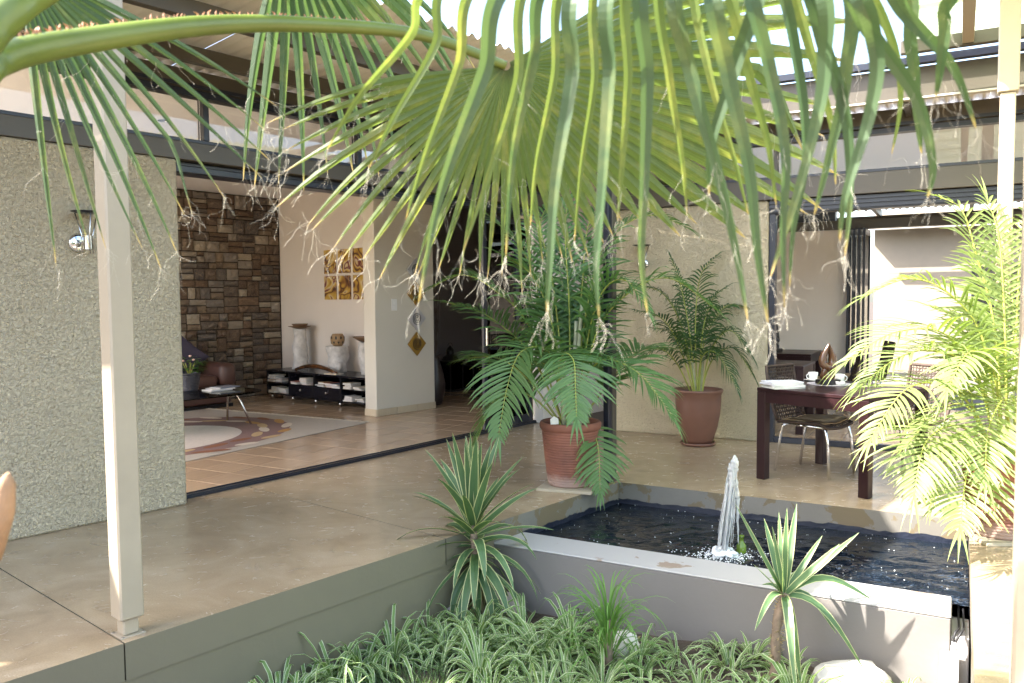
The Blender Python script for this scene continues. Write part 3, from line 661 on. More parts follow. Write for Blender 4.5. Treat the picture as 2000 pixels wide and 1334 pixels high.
# ------------------------------------------------------------------ wall lamps
def wall_lamp(label, loc, rz, depth):
    t = thing("wall_lamp", label, "lamp", loc, rz, "steel wall lamps")
    mb = MB()
    for i, (r, y) in enumerate([(.0, depth - .012), (.052, depth - .012), (.058, depth - .006), (.058, depth)]): pass
    prof = [(.001, 0), (.045, .002), (.056, .008), (.058, .014), (.058, .02)]; n = 28; V = []
    for r, y in prof:
        for k in range(n): a = 2 * math.pi * k / n; V.append((r * math.cos(a), depth - y if False else depth - .02 + y - 0.0, r * math.sin(a)))
    mb.add(V, [(i * n + k, i * n + (k + 1) % n, (i + 1) * n + (k + 1) % n, (i + 1) * n + k) for i in range(len(prof) - 1) for k in range(n)])
    mb.add(V[:n], [tuple(range(n))]); mb.build("wall_plate", M['chrome'], t, smooth=True, off=(0, 0, 0))
    MB().tube([(.015, depth - .021, 0), (.015, -.01, 0)], .011, 10).build("arm", M['steel'], t, smooth=True, off=(0, 0, 0))
    MB().lathe([(.001, -.045), (.027, -.045), (.028, -.043), (.028, .043), (.027, .045), (.001, .045)], 24, (.02, -.03, 0)).build("lamp_body", M['steel'], t, smooth=False, off=(0, 0, 0))
    for a in (2.5, 4.6, .35):
        x, y = .02 + .036 * math.cos(a), -.03 + .036 * math.sin(a); x2, y2 = .02 + .072 * math.cos(a), -.03 + .072 * math.sin(a)
        MB().tube([(x, y, -.07), (x, y, .045), (x2, y2, .185)], .0038, 6).build("rod", M['steel'], t, smooth=True, off=(0, 0, 0))
    MB().lathe([(.001, .178), (.05, .181), (.094, .192), (.096, .196), (.05, .186), (.001, .183)], 32, (.02, -.03, 0)).build("reflector", M['blackwood'], t, smooth=True, off=(0, 0, 0))
wall_lamp("steel wall lamp with dark disc reflector on the pale stucco wall near the beige post", fl(2.144, 5.40, 1.835), RL, .0775)
wall_lamp("steel wall lamp with dark disc reflector on the stucco wall behind the smooth brown pot", fb(-2.96, 8.145, 1.82), RB, .0765)
# ------------------------------------------------------------------ living room
cab = thingL("media_cabinet", "low black cabinet with open shelves, two drawers and short steel legs", "cabinet", 7.0, 9.37)
A0, A1, B0, B1, Z0, Z1 = 6.72, 7.27, 8.22, 10.55, .085, .445
MB().box(A0 - .01, A1, B0 - .01, B1 + .01, Z1 - .025, Z1, c=.003).build("cabinet_top", M['blackwood'], cab)
MB().box(A0, A1, B0, B1, Z0, Z0 + .02).build("cabinet_bottom", M['blackwood'], cab)
MB().box(A1 - .01, A1, B0, B1, Z0 + .0205, Z1 - .0255).build("back_panel", M['blackwood'], cab)
dv = [B0 + .011, 8.78, 9.38, 9.98, B1 - .011]
for k, y in enumerate(dv): MB().box(A0, A1 - .0105, y - .011, y + .011, Z0 + .0205, Z1 - .0255, c=.002).build("side_panel" if k in (0, 4) else "divider", M['blackwood'], cab)
for i in (0, 3): MB().box(A0 - (.03 if i == 3 else 0), A1 - .011, dv[i] + .0115, dv[i + 1] - .0115, .255, .27).build("shelf", M['blackwood'], cab)
for i in (1, 2):
    dr = MB().box(A0 - .004, A0 + .016, dv[i] + .014, dv[i + 1] - .014, Z0 + .024, .25, c=.003).build("drawer", M['blackwood'], cab)
    MB().box(A0 + .017, A1 - .011, dv[i] + .0115, dv[i + 1] - .0115, .252, .264).build("shelf", M['blackwood'], cab)
    kb = MB(); y = (dv[i] + dv[i + 1]) / 2; kb.tube([(A0 - .0045, y, .19), (A0 - .012, y, .19), (A0 - .0125, y, .19), (A0 - .028, y, .19)], [.008, .007, .018, .014], 14); kb.build("knob", M['steel'], dr, smooth=True)
for y in (8.3, 8.85, 9.4, 9.95, 10.48): MB().lathe([(.02, .013), (.02, .0845)], 14, (A0 + .05, y, 0)).build("leg", M['steel'], cab, smooth=True)
pal = [(.75, .72, .68), (.68, .6, .48), (.62, .40, .2), (.20, .22, .28), (.66, .66, .68), (.5, .18, .12), (.7, .7, .62)]
BM = [plain("book_cover", c, .5, var=.08, rnd=5) for c in pal]
BQ = random.Random(9)
def book(p, rz, lx, ly, h, mi, label, group, mag=False):
    mb = MB(); hx, hy = lx / 2, ly / 2; c = .002 if not mag else .0008
    mb.box(-hx, hx, -hy, hy, 0, c, 0); mb.box(-hx, hx, -hy, hy, h - c, h, 0); mb.box(-hx, -hx + c, -hy, hy, c, h - c, 0)
    mb.box(-hx + c, hx - .004, -hy + .003, hy - .003, c, h - c, 1)
    o = mb.build("magazine" if mag else "book", [BM[mi], M['paper']], loc=p, rz=rz); tag(o, label, "magazine" if mag else "book", group); return o
spots = [(10.42, .27), (10.30, .27), (10.40, .107), (10.16, .107), (9.86, .264), (9.62, .264), (9.24, .264), (9.05, .264), (8.90, .264), (8.64, .27), (8.42, .27), (8.62, .107), (8.40, .107)]
for (y, z0) in spots:
    zz = z0 + .0005
    for k in range(BQ.choice([2, 3, 3, 4])):
        h = BQ.uniform(.012, .035); mi_ = BQ.randrange(7); book(fl(6.82 + BQ.uniform(-.03, .02), y + BQ.uniform(-.012, .012), zz), RL + math.pi + BQ.uniform(-.12, .12), BQ.uniform(.15, .2), BQ.uniform(.15, .19), h, mi_, ("white", "tan", "orange-brown", "slate blue", "pale grey", "red", "ivory")[mi_] + " book on the " + ("upper" if z0 > .2 else "lower") + " shelf, cabinet bay " + ("by the stone wall" if y > 9.99 else "second from the stone wall" if y > 9.4 else "second from the partition" if y > 8.8 else "by the partition"), "books in the black cabinet"); zz += h + .0005
        if zz > z0 + .11: break
def pedestal(label, b_, h, r0, r1, seed):
    t = thingL("log_pedestal", label, "pedestal", 7.05, b_, Z1, "whitewashed log pedestals")
    mb = MB(); prof = [(r0 + (r1 - r0) * k / 14, .001 + h * k / 14) for k in range(15)]
    lumpy(mb, [(r0 * .96, .0005)] + prof + [(r1 * .9, h + .001)], 22, (7.05, b_, Z1), .28, 6.0, seed); mb.build("log", M['limewood'], t, smooth=True); return t
pedestal("tall whitewashed log pedestal carrying two stacked wooden bowls", 10.15, .60, .115, .095, 1.3)
p2_ = pedestal("short whitewashed log pedestal with a carved knob, under the patterned basket", 9.25, .37, .125, .155, 5.1)
mb = MB(); lumpy(mb, [(.004, -.06), (.035, -.055), (.055, -.02), (.055, .02), (.035, .055), (.004, .06)], 12, (6.93, 9.08, Z1 + .1), .3, 14, 2); mb.build("carved_knob", M['limewood'], p2_, smooth=True)
pedestal("whitewashed log pedestal beside the partition, under a single wide bowl", 8.62, .44, .08, .13, 8.8)
def bowl(label, b_, z, prof, mat='bowl', name="bowl"):
    o = MB().lathe(prof, 30, (0, 0, 0), close=False).build(name, M[mat], loc=fl(7.05, b_, z), smooth=True); tag(o, label, "bowl" if name == "bowl" else "basket"); return o
bowl("wide flat wooden dish on the tall log pedestal", 10.15, Z1 + .603, [(.001, .0), (.05, .0), (.10, .012), (.17, .035), (.172, .04), (.10, .022), (.05, .012), (.001, .01)])
bowl("smaller dark wooden bowl resting in the flat dish on the tall pedestal", 10.15, Z1 + .616, [(.001, .0), (.05, .0), (.10, .03), (.122, .06), (.117, .06), (.095, .034), (.05, .012), (.001, .01)])
bowl("single wide wooden bowl on the pedestal beside the partition", 8.62, Z1 + .443, [(.001, .0), (.06, .0), (.13, .035), (.19, .075), (.185, .078), (.12, .045), (.05, .012), (.001, .01)])
bk = thingL("woven_basket", "round tan basket with black diamond pattern on the short log pedestal", "basket", 7.05, 9.25, Z1 + .375)
bp = [(.001, 0), (.06, 0), (.085, .03), (.1, .08), (.097, .12), (.075, .165), (.068, .17), (.06, .165), (.085, .12), (.001, .03)]
MB().lathe(bp, 30, (7.05, 9.25, Z1 + .375), close=False).build("basket_body", M['basket'], bk, smooth=True)
for k in range(9):
    for row, (zz, rr_) in enumerate(((.055, .0955), (.115, .1005))):
        a = 2 * math.pi * (k + .5 * row) / 9; q = []
        for du, dz in ((0, .032), (.15, 0), (0, -.032), (-.15, 0)):
            r2 = rr_ * (1.0 - abs(dz) * 1.2) + .002; q.append((7.05 + r2 * math.cos(a + du), 9.25 + r2 * math.sin(a + du), Z1 + .375 + zz + dz))
        MB().add(q, [(0, 1, 2, 3)]).build("diamond", M['ebony'], bk)
mb = MB(); pts = []; wd = []
for k in range(15):
    u = k / 14 * 2 - 1; pts.append(Vector((6.84 - .03 * u, 9.5 - .52 * u, Z1 + .012 + .075 * (1 - u * u)))); wd.append(.02 + .012 * (1 - u * u))
mb.tube(pts, wd, 8); o = mb.build("carved_bow", M['carve'], loc=(0, 0, 0), smooth=True, off=(0, 0, 0)); o.data.transform(Matrix.Rotation(RL, 4, 'Z')); tag(o, "long curved piece of carved brown wood lying on the black cabinet", "carving")
book(fl(6.80, 9.02, Z1 + .001), RL + .2, .16, .22, .014, 1, "thin tan book lying on top of the black cabinet", None)
# canvases
m_, n_, b = new_mat("swirl_canvas"); v = coords(n_, 'Object', 7.0); nf_ = noise(n_, v, 3.2, 1.2, .4, 1.6); fr_ = node(n_, 'ShaderNodeMath', operation='PINGPONG'); fm_ = node(n_, 'ShaderNodeMath', operation='MULTIPLY'); fm_.inputs[1].default_value = 5.0; n_.links.new(nf_, fm_.inputs[0]); n_.links.new(fm_.outputs[0], fr_.inputs[0]); fr_.inputs[1].default_value = 1.0; wv = node(n_, 'ShaderNodeTexWave', wave_type='RINGS'); wv.inputs['Scale'].default_value = 1.5; wv.inputs['Distortion'].default_value = 6.0; wv.inputs['Detail'].default_value = 1.5; wv.inputs['Detail Scale'].default_value = .7
n_.links.new(v, wv.inputs['Vector'])
n_.links.new(ramp(n_, fr_.outputs[0], [(0, (.05, .02, .015)), (.12, (.20, .08, .03)), (.28, (.50, .30, .05)), (.5, (.60, .40, .09)), (.7, (.66, .55, .32)), (.86, (.28, .10, .05)), (1, (.12, .015, .035))]), b.inputs['Base Color']); b.inputs['Roughness'].default_value = .5; M['swirl'] = m_
for row, (z0, z1) in enumerate(((1.855, 2.2), (1.475, 1.82))):
    for k in range(3):
        yc = 9.705 - k * .335
        o = MB().box(-.010, .010, -.136, .136, -(z1 - z0) / 2, (z1 - z0) / 2, c=.003).build("canvas", M['swirl'], loc=fl(7.288, yc, (z0 + z1) / 2), rz=RL)
        tag(o, ("upper" if row == 0 else "lower") + " gold and brown swirl canvas, " + ("column toward the stone wall", "middle column", "column toward the partition")[k], "canvas", "six swirl canvases on the white wall")
M['silver'] = plain("silver_paint", (.50, .50, .53), .4, .3, var=.15); M['gold'] = plain("ochre_gold_paint", (.34, .20, .035), .38, .35, var=.2)
for k, (zc, mt, nm) in enumerate(((1.85, 'silver', "silver diamond panel with a black spiral, topmost of the four"), (1.54, 'gold', "gold diamond panel with a black spiral, between two silver ones"), (1.217, 'silver', "silver diamond panel with a black spiral, between two gold ones"), (.89, 'gold', "gold diamond panel with a black spiral, lowest of the four"))):
    t = thingL("spiral_panel", nm, "wall panel", 7.14, 7.70, zc, "diamond spiral panels")
    o = MB().box(-.112, .112, -.0, .022, -.112, .112, c=.004).build("panel", M[mt], t, off=(0, 0, 0)); o.rotation_euler = (0, math.pi / 4, 0); o.location = (0, -.005, 0)
    sp_ = MB(); sp_.tube([((.012 + .068 * u / 34) * math.cos(u * .5 + .6), -.006, (.012 + .068 * u / 34) * math.sin(u * .5 + .6)) for u in range(35)], .006, 5); sp_.build("spiral", M['ebony'], t, smooth=True, off=(0, 0, 0))
sw_ = thingL("light_switch", "small white light switch plate on the partition wall", "switch", 6.77, 7.715, 1.4)
MB().box(-.045, .045, -.004, .004, -.075, .075, c=.003).build("plate", M['plastic'], sw_, off=(0, 0, 0))
for q in (-.03, .03): MB().box(-.012, .012, -.008, -.0041, q - .02, q + .02, c=.002).build("rocker", M['plastic'], sw_, off=(0, 0, 0))
# sofa against the stone wall
sf = thingL("sofa", "brown leather sofa standing against the stone wall", "sofa", 4.7, 10.5)
MB().box(3.45, 5.9, 10.1, 10.9, .014, .06).build("base", M['ebony'], sf)
soft("frame", 3.43, 5.9, 10.12, 10.92, .062, .30, M['leather'], sf, .04)
for x0 in (3.62, 4.66): soft("seat_cushion", x0, x0 + 1.02, 10.06, 10.70, .302, .46, M['leather'], sf, .06)
for x0 in (3.62, 4.66): soft("back_cushion", x0, x0 + 1.02, 10.66, 10.93, .462, .92, M['leather'], sf, .09)
soft("armrest", 5.70, 5.95, 10.03, 10.93, .305, .62, M['leather'], sf, .09); soft("armrest", 3.38, 3.61, 10.03, 10.93, .305, .62, M['leather'], sf, .09)
# dark purple cushion
def pillow(name, label, loc, rot, s, th, mat):
    mb = MB(); n = 12; V = []
    for side in (1, -1):
        for j in range(n + 1):
            for i in range(n + 1):
                u, v_ = i / n * 2 - 1, j / n * 2 - 1; q = ((1 - u * u) * (1 - v_ * v_)) ** .45; sx = 1 - .10 * (1 - abs(v_)) * abs(u); V.append((u * s * (1 - .06 * (1 - v_ * v_)), side * th * q, v_ * s * (1 - .06 * (1 - u * u))))
    for h in (0, (n + 1) ** 2): mb.add([], []); mb.f += [tuple(h + k for k in (j * (n + 1) + i, j * (n + 1) + i + 1, (j + 1) * (n + 1) + i + 1, (j + 1) * (n + 1) + i)) for j in range(n) for i in range(n)]; mb.mi += [0] * n * n; mb.uv += [[(0, 0)] * 4] * (n * n)
    mb.v = V; o = mb.build(name, mat, loc=loc, smooth=True); o.rotation_euler = rot; tag(o, label, "cushion"); return o
pillow("cushion", "dark purple square cushion leaning in the corner of the leather sofa", fl(5.42, 10.5, .70), (.35, .72, RL - .5), .235, .075, M['purple'])
# coffee table
ctp = fl(4.47, 8.64)
ct = thingL("coffee_table", "glass coffee table with bent chrome tube legs on the rug", "table", 4.47, 8.64)
mb = MB(); n = 64; ring = []
for k in range(n):
    a = 2 * math.pi * k / n; c_, s_ = math.cos(a), math.sin(a); ring.append((4.47 + .86 * math.copysign(abs(c_) ** .55, c_), 8.64 + .44 * math.copysign(abs(s_) ** .75, s_)))
V = [(x, y, .398) for x, y in ring] + [(x, y, .41) for x, y in ring]
mb.add(V, [tuple(range(n))[::-1], tuple(range(n, 2 * n))] + [(k, (k + 1) % n, n + (k + 1) % n, n + k) for k in range(n)]); mb.build("glass_top", M['tglass'], ct)
MB().tube([(5.02, 8.64, .36), (3.92, 8.64, .36)], .014, 10).build("crossbar", M['chrome'], ct, smooth=True)
for x, sx in ((5.0, 1), (3.94, -1)):
    for sy in (-1, 1):
        MB().tube([(x - .03 * sx, 8.64, .362), (x, 8.64 + sy * .05, .385), (x + .03 * sx, 8.64 + sy * .09, .375), (x + .05 * sx, 8.64 + sy * .12, .34), (x + .12 * sx, 8.64 + sy * .265, .014)], .0125, 10).build("leg", M['chrome'], ct, smooth=True)
    for yy in (8.45, 8.83): MB().lathe([(.018, .362), (.018, .397)], 12, (x - .1 * sx, yy, 0)).build("glass_mount", M['chrome'], ct, smooth=True)
    MB().tube([(x - .1 * sx, 8.45, .37), (x - .1 * sx, 8.83, .37)], .009, 8).build("crossbar", M['chrome'], ct, smooth=True)
q = gz(371, 763, .411)
hp = thing("potted_plant", "green leafy houseplant in a ribbed dark pot on the glass table", "plant", q)
prof = [(.001, .001), (.09, .001)]
for k in range(22): prof.append((.092 + .028 * k / 21 + .004 * (k % 2), .004 + .19 * k / 21))
prof += [(.126, .2), (.126, .212), (.116, .212), (.112, .18), (.001, .18)]
MB().lathe(prof, 28, close=False).build("pot", plain("dark_ribbed_pot", (.035, .033, .042), .45), hp)
mb = MB(); q2 = random.Random(4)
for k in range(90):
    a = q2.uniform(0, 6.283); rr_ = .15 * math.sqrt(q2.random()); zc = .22 + q2.random() * .20 * (1 - rr_ * 3); d = Vector((math.cos(a), math.sin(a), q2.uniform(-.1, .5))); p0 = Vector((rr_ * math.cos(a), rr_ * math.sin(a), zc)); L_ = q2.uniform(.05, .08)
    mb.ribbon([p0, p0 + d * L_ * .3, p0 + d * L_ * .65 - Vector((0, 0, .006)), p0 + d * L_ - Vector((0, 0, .02))], [.006, .042, .038, .002], Vector((0, 0, 1)), .15)
mb.build("foliage", M['shrub'], hp, off=(0, 0, 0)); mb = MB()
for k in range(7): a = k * .9; mb.tube([(0, 0, .17), (.07 * math.cos(a), .07 * math.sin(a), .33)], .004, 5)
mb.build("stem", M['rachis'], hp, off=(0, 0, 0))
mb = MB()
for k, (x, y, z) in enumerate(((.08, -.07, .37), (-.03, -.10, .36), (.02, -.02, .41))): lumpy(mb, [(.002, -.012), (.014, -.008), (.016, .004), (.004, .012)], 8, (x, y, z), .4, 40, k)
mb.build("blossom", plain("pale_pink_petal", (.75, .48, .42), .6), hp, smooth=True, off=(0, 0, 0))
q = gz(424, 762, .4115)
for k, (dx, dz, rz, mi, h) in enumerate(((0, 0, .2, 4, .012), (.04, .0125, .05, 0, .012), (.10, .025, .3, 3, .013))): book(q + UL * dx + Vector((0, 0, dz)), RL + rz + 1.4, .21, .28, h, mi, ("lowest", "middle", "topmost")[k] + " glossy magazine of the loose pile on the glass coffee table", "magazines on the coffee table", True)
# rug
rug = thingB("rug", "flat woven rug with beige oval, mauve ring and orange and brown leaf shapes", "rug", -7.4, 6.0)
RM = {k: plain("rug_" + k, c, .95, var=.07, vs_=30, bs_=180, bst=.35) for k, c in dict(ground=(.40, .36, .31), oval=(.55, .50, .45), ring=(.21, .13, .12), cream=(.58, .51, .42), orange=(.42, .23, .07), rust=(.22, .085, .04), sand=(.46, .33, .18)).items()}
MB().box(-9.2, -6.07, 4.2, 7.37, .0135, .020, c=.002).build("rug_base", RM['ground'], rug)
def ell(mb, ca, cb, ra, rb, rot, z, n=40):
    V = []
    for k in range(n): a = 2 * math.pi * k / n; x, y = ra * math.cos(a), rb * math.sin(a); V.append((ca + x * math.cos(rot) - y * math.sin(rot), cb + x * math.sin(rot) + y * math.cos(rot), z))
    mb.add(V, [tuple(range(n))])
mb = MB(); ell(mb, -7.45, 5.55, 1.22, 1.55, 0, .0212, 64); mb.build("ring", RM['ring'], rug)
mb = MB(); ell(mb, -7.35, 5.4, .80, 1.02, 0, .0222, 64); mb.build("oval", RM['oval'], rug)
q2 = random.Random(12); cols = ['cream', 'orange', 'rust', 'sand']
for k in range(44):
    a = 2 * math.pi * k / 22 + (.14 if k >= 22 else 0); s_ = 1.0 if k < 22 else 1.22; mb = MB()
    ell(mb, -7.42 + .97 * s_ * math.cos(a), 5.5 + 1.27 * s_ * math.sin(a), q2.uniform(.13, .2), .055, a + math.pi / 2 + q2.uniform(-.3, .3) if k < 22 else a + 1.2, .0232 + .0004 * (k % 3), 18)
    bad = any(p[0] > -6.08 or p[1] > 7.36 for p in mb.v)
    if not bad: mb.build("leaf_motif", RM[cols[q2.randrange(4)]], rug)
mb = MB()
for k in range(150):
    a = -9.15 + 3.05 * k / 150; j = q2.uniform(-.01, .01); mb.tube([(a, 7.37, .017), (a + j, 7.41, .02 + q2.uniform(0, .006)), (a + j * 2, 7.445 + q2.uniform(-.01, .01), .0145)], .0045, 4)
mb.build("fringe", RM['cream'], rug)["kind"] = "stuff"
# floor vase with twigs, lanterns
vs2 = thingL("floor_vase", "tall dark slender floor vase holding dry twigs, beside the partition end", "vase", 7.74, 7.98)
MB().lathe([(.001, .013), (.07, .013), (.085, .04), (.125, .2), (.13, .3), (.10, .46), (.055, .62), (.045, .68), (.075, .715), (.07, .715), (.04, .67), (.001, .6)], 28, (7.74, 7.98, 0), close=False).build("vase_body", M['wineglaze'], vs2, smooth=True)
mb = MB(); q2 = random.Random(2)
for k in range(26):
    a = q2.uniform(0, 6.28); s_ = q2.uniform(.03, .16); p0 = Vector((7.74, 7.98, .62)); pts = [p0]
    for j in range(1, 6): u = j / 5; pts.append(p0 + Vector((math.cos(a) * s_ * u + q2.uniform(-.015, .015), math.sin(a) * s_ * u + q2.uniform(-.015, .015), u * q2.uniform(1.1, 1.35))))
    mb.tube(pts, [.0045, .004, .0035, .003, .0025, .0015], 4)
mb.build("twig", M['twig'], vs2)["kind"] = "stuff"
def lantern(label, a_, b_, s):
    t = thingL("floor_lantern", label, "lantern", a_, b_, .013, "black floor lanterns"); h = .13 * s
    MB().box(-h - .01, h + .01, -h - .01, h + .01, 0, .03 * s, c=.004).build("base", M['ebony'], t, off=(0, 0, 0))
    for x in (-1, 1):
        for y in (-1, 1): MB().box(x * h - .009, x * h + .009, y * h - .009, y * h + .009, .0305 * s, .44 * s).build("corner_bar", M['ebony'], t, off=(0, 0, 0))
    for x in (-1, 1): MB().box(x * h * .99 - .001, x * h * .99 + .001, -h + .01, h - .01, .031 * s, .439 * s).build("pane", M['glass'], t, off=(0, 0, 0))
    for y in (-1, 1): MB().box(-h + .01, h - .01, y * h * .99 - .001, y * h * .99 + .001, .031 * s, .439 * s).build("pane", M['glass'], t, off=(0, 0, 0))
    mb = MB(); mb.box(-h - .03, h + .03, -h - .03, h + .03, .441 * s, .46 * s, c=.003); mb.lathe([(h * 1.1, .461 * s), (h * .8, .52 * s), (h * .45, .55 * s), (h * .42, .60 * s), (h * .5, .61 * s), (h * .2, .66 * s), (.005, .68 * s)], 16); mb.build("roof", M['ebony'], t, off=(0, 0, 0))
    mb = MB(); mb.tube([(.05 * s * math.cos(a), 0, .67 * s + .05 * s * math.sin(a)) for a in [k * math.pi / 8 for k in range(9)]], .005, 6); mb.build("handle", M['ebony'], t, off=(0, 0, 0))
    MB().lathe([(.035, .031 * s), (.035, .16 * s), (.003, .165 * s)], 14).build("candle", M['china'], t, off=(0, 0, 0))
lantern("larger black metal lantern standing on the corridor floor", 9.05, 9.0, 1.06); lantern("smaller black metal lantern on the corridor floor beside the larger one", 9.42, 8.86, .86)
# ------------------------------------------------------------------ veranda table and what stands on it
def dining_table(label, loc, rz, sx, sy, hz):
    t = thing("square_table", label, "table", loc, rz, "dark wooden tables"); x, y = sx / 2, sy / 2; lg = .075
    MB().box(-x, x, -y, y, hz - .028, hz, c=.004).build("tabletop", M['darkwood'], t, off=(0, 0, 0))
    for (x0, x1, y0, y1) in ((-x + .02, x - .02, -y + .008, -y + .028), (-x + .02, x - .02, y - .028, y - .008), (-x + .008, -x + .028, -y + .03, y - .03), (x - .028, x - .008, -y + .03, y - .03)): MB().box(x0, x1, y0, y1, hz - .115, hz - .0285).build("apron", M['darkwood'], t, off=(0, 0, 0))
    for ax in (-1, 1):
        for ay in (-1, 1):
            a, b_ = sorted((ax * (x - .001), ax * (x - lg))); c_, d_ = sorted((ay * (y - .001), ay * (y - lg))); MB().box(a, b_, c_, d_, .001, hz - .029, c=.004).build("leg", M['darkwood'], t, off=(0, 0, 0))
    return t
TC = Vector((2.615, 6.335, 0)); TR = math.radians(39.4)
dining_table("square dark red-brown wooden table on the veranda by the pond", TC, TR, .96, .92, .735)
dt2 = fb(-2.0, 10.65, .012); dining_table("dark square table inside the dining room carrying a black figure", dt2, RB, .9, .9, .75)
dt3 = fb(-1.85, 9.15, .012); dining_table("bare dark square table just inside the dining room doors", dt3, RB, .9, .8, .72)
ZT = .7355
q = gz(1619, 750, ZT); o = MB().lathe([(.001, .0), (.17, .0), (.172, .002), (.17, .004), (.001, .004)], 40, close=False).build("placemat", M['mat_'], loc=q); tag(o, "round grey placemat under the carved sculpture", "placemat")
def sculpture(label, loc, s, rz, mat, base, big=True):
    t = thing("carved_sculpture", label, "sculpture", loc, rz)
    MB().box(-.075 * s, .075 * s, -.05 * s, .05 * s, 0, .035 * s, c=.003).build("plinth", base, t, off=(0, 0, 0))
    lo = MB(); P = []; W_ = []
    for k in range(33):
        a = math.pi / 2 + 2 * math.pi * k / 32; P.append((.036 * s * math.cos(a), .008 * s * math.sin(2 * a), (.085 + .048 * math.sin(a)) * s)); W_.append((.025 + .006 * math.sin(a * 2)) * s)
    lo.tube(P, W_, 12, caps=False); lo.build("lower_loop", mat, t, smooth=True, off=(0, 0, 0))
    up_ = MB(); P = []; W_ = []
    for k in range(41):
        u = k / 40; a = -math.pi / 2 + 2 * math.pi * u; rr_ = .042; x = rr_ * math.cos(a) * (1.0 if math.sin(a) < .3 else 1.0 - .75 * (math.sin(a) - .3) / .7); z = .175 + (.052 * math.sin(a) if math.sin(a) < 0 else .125 * math.sin(a) ** 1.1)
        P.append((x * s, .01 * s * math.cos(2 * a), z * s)); W_.append((.031 - .024 * max(0, math.sin(a)) ** 1.6) * s)
    up_.tube(P, W_, 12, caps=False); up_.build("upper_loop", mat, t, smooth=True, off=(0, 0, 0))
sculpture("glossy brown wood sculpture of two twisted loops on a black base", gz(1617, 751, ZT + .0045) + Vector((0, 0, .0045)), 1.08, .25, M['carve'], M['ebony'])
def cup(label, p, rz, saucer=True):
    t = thing("coffee_cup", label, "cup", p, rz); z0 = 0.0
    if saucer: MB().lathe([(.001, .0005), (.04, .0005), (.075, .012), (.076, .014), (.04, .005), (.001, .004)], 28, close=False).build("saucer", M['china'], t, smooth=True, off=(0, 0, 0)); z0 = .005
    MB().lathe([(.001, z0), (.026, z0), (.032, z0 + .008), (.038, z0 + .04), (.04, z0 + .07), (.037, z0 + .07), (.034, z0 + .04), (.028, z0 + .012), (.001, z0 + .01)], 28, close=False).build("cup_body", M['china'], t, smooth=True, off=(0, 0, 0))
    MB().tube([(-.036 - .022 * math.sin(a), 0, z0 + .036 + .021 * math.cos(a)) for a in [k * math.pi / 9 for k in range(10)]], .0045, 7).build("handle", M['china'], t, smooth=True, off=(0, 0, 0))
cup("white cup on a saucer, handle turned to the magazines", gz(1588, 744, ZT), .1)
cup("white cup without saucer behind the sculpture", gz(1640, 747, ZT), 2.9, False)
o = MB().lathe([(.001, 0), (.03, 0), (.036, .01), (.036, .03), (.033, .03), (.001, .012)], 24, close=False).build("sugar_bowl", M['china'], loc=gz(1641, 752, ZT + .005), smooth=True); tag(o, "small low white bowl beside the sculpture base", "bowl")
q = gz(1530, 757, ZT)
for k, (dx, dy, rz, mi, h) in enumerate(((0, 0, .12, 6, .012), (.01, .01, -.05, 0, .014), (-.01, .015, .2, 4, .012), (.0, .02, .02, 4, .01))): book(q + Vector((dx, dy, .0002 + sum((.012, .014, .012, .01)[:k]) + k * .0003)), rz + .1, .27, .20, h, mi, ("lowest", "second lowest", "second highest", "topmost")[k] + " magazine of the pile on the veranda table", "magazines on the veranda table", True)
sculpture("slim black carved figure on the table inside the dining room", dt2 + Vector((-.08, -.1, .7515)), 1.15, .9, M['ebony'], M['ebony'])
for nm, pp in (("round grey placemat under the black figure", dt2 + Vector((-.08, -.1, .7505))),): pass
o = MB().lathe([(.001, .0), (.11, .0), (.14, .008), (.138, .012), (.1, .005), (.001, .004)], 30, close=False).build("plate", M['mat_'], loc=dt3 + Vector((-.15, .1, .7205)), smooth=True); tag(o, "flat grey plate on the bare table inside the doors", "plate")
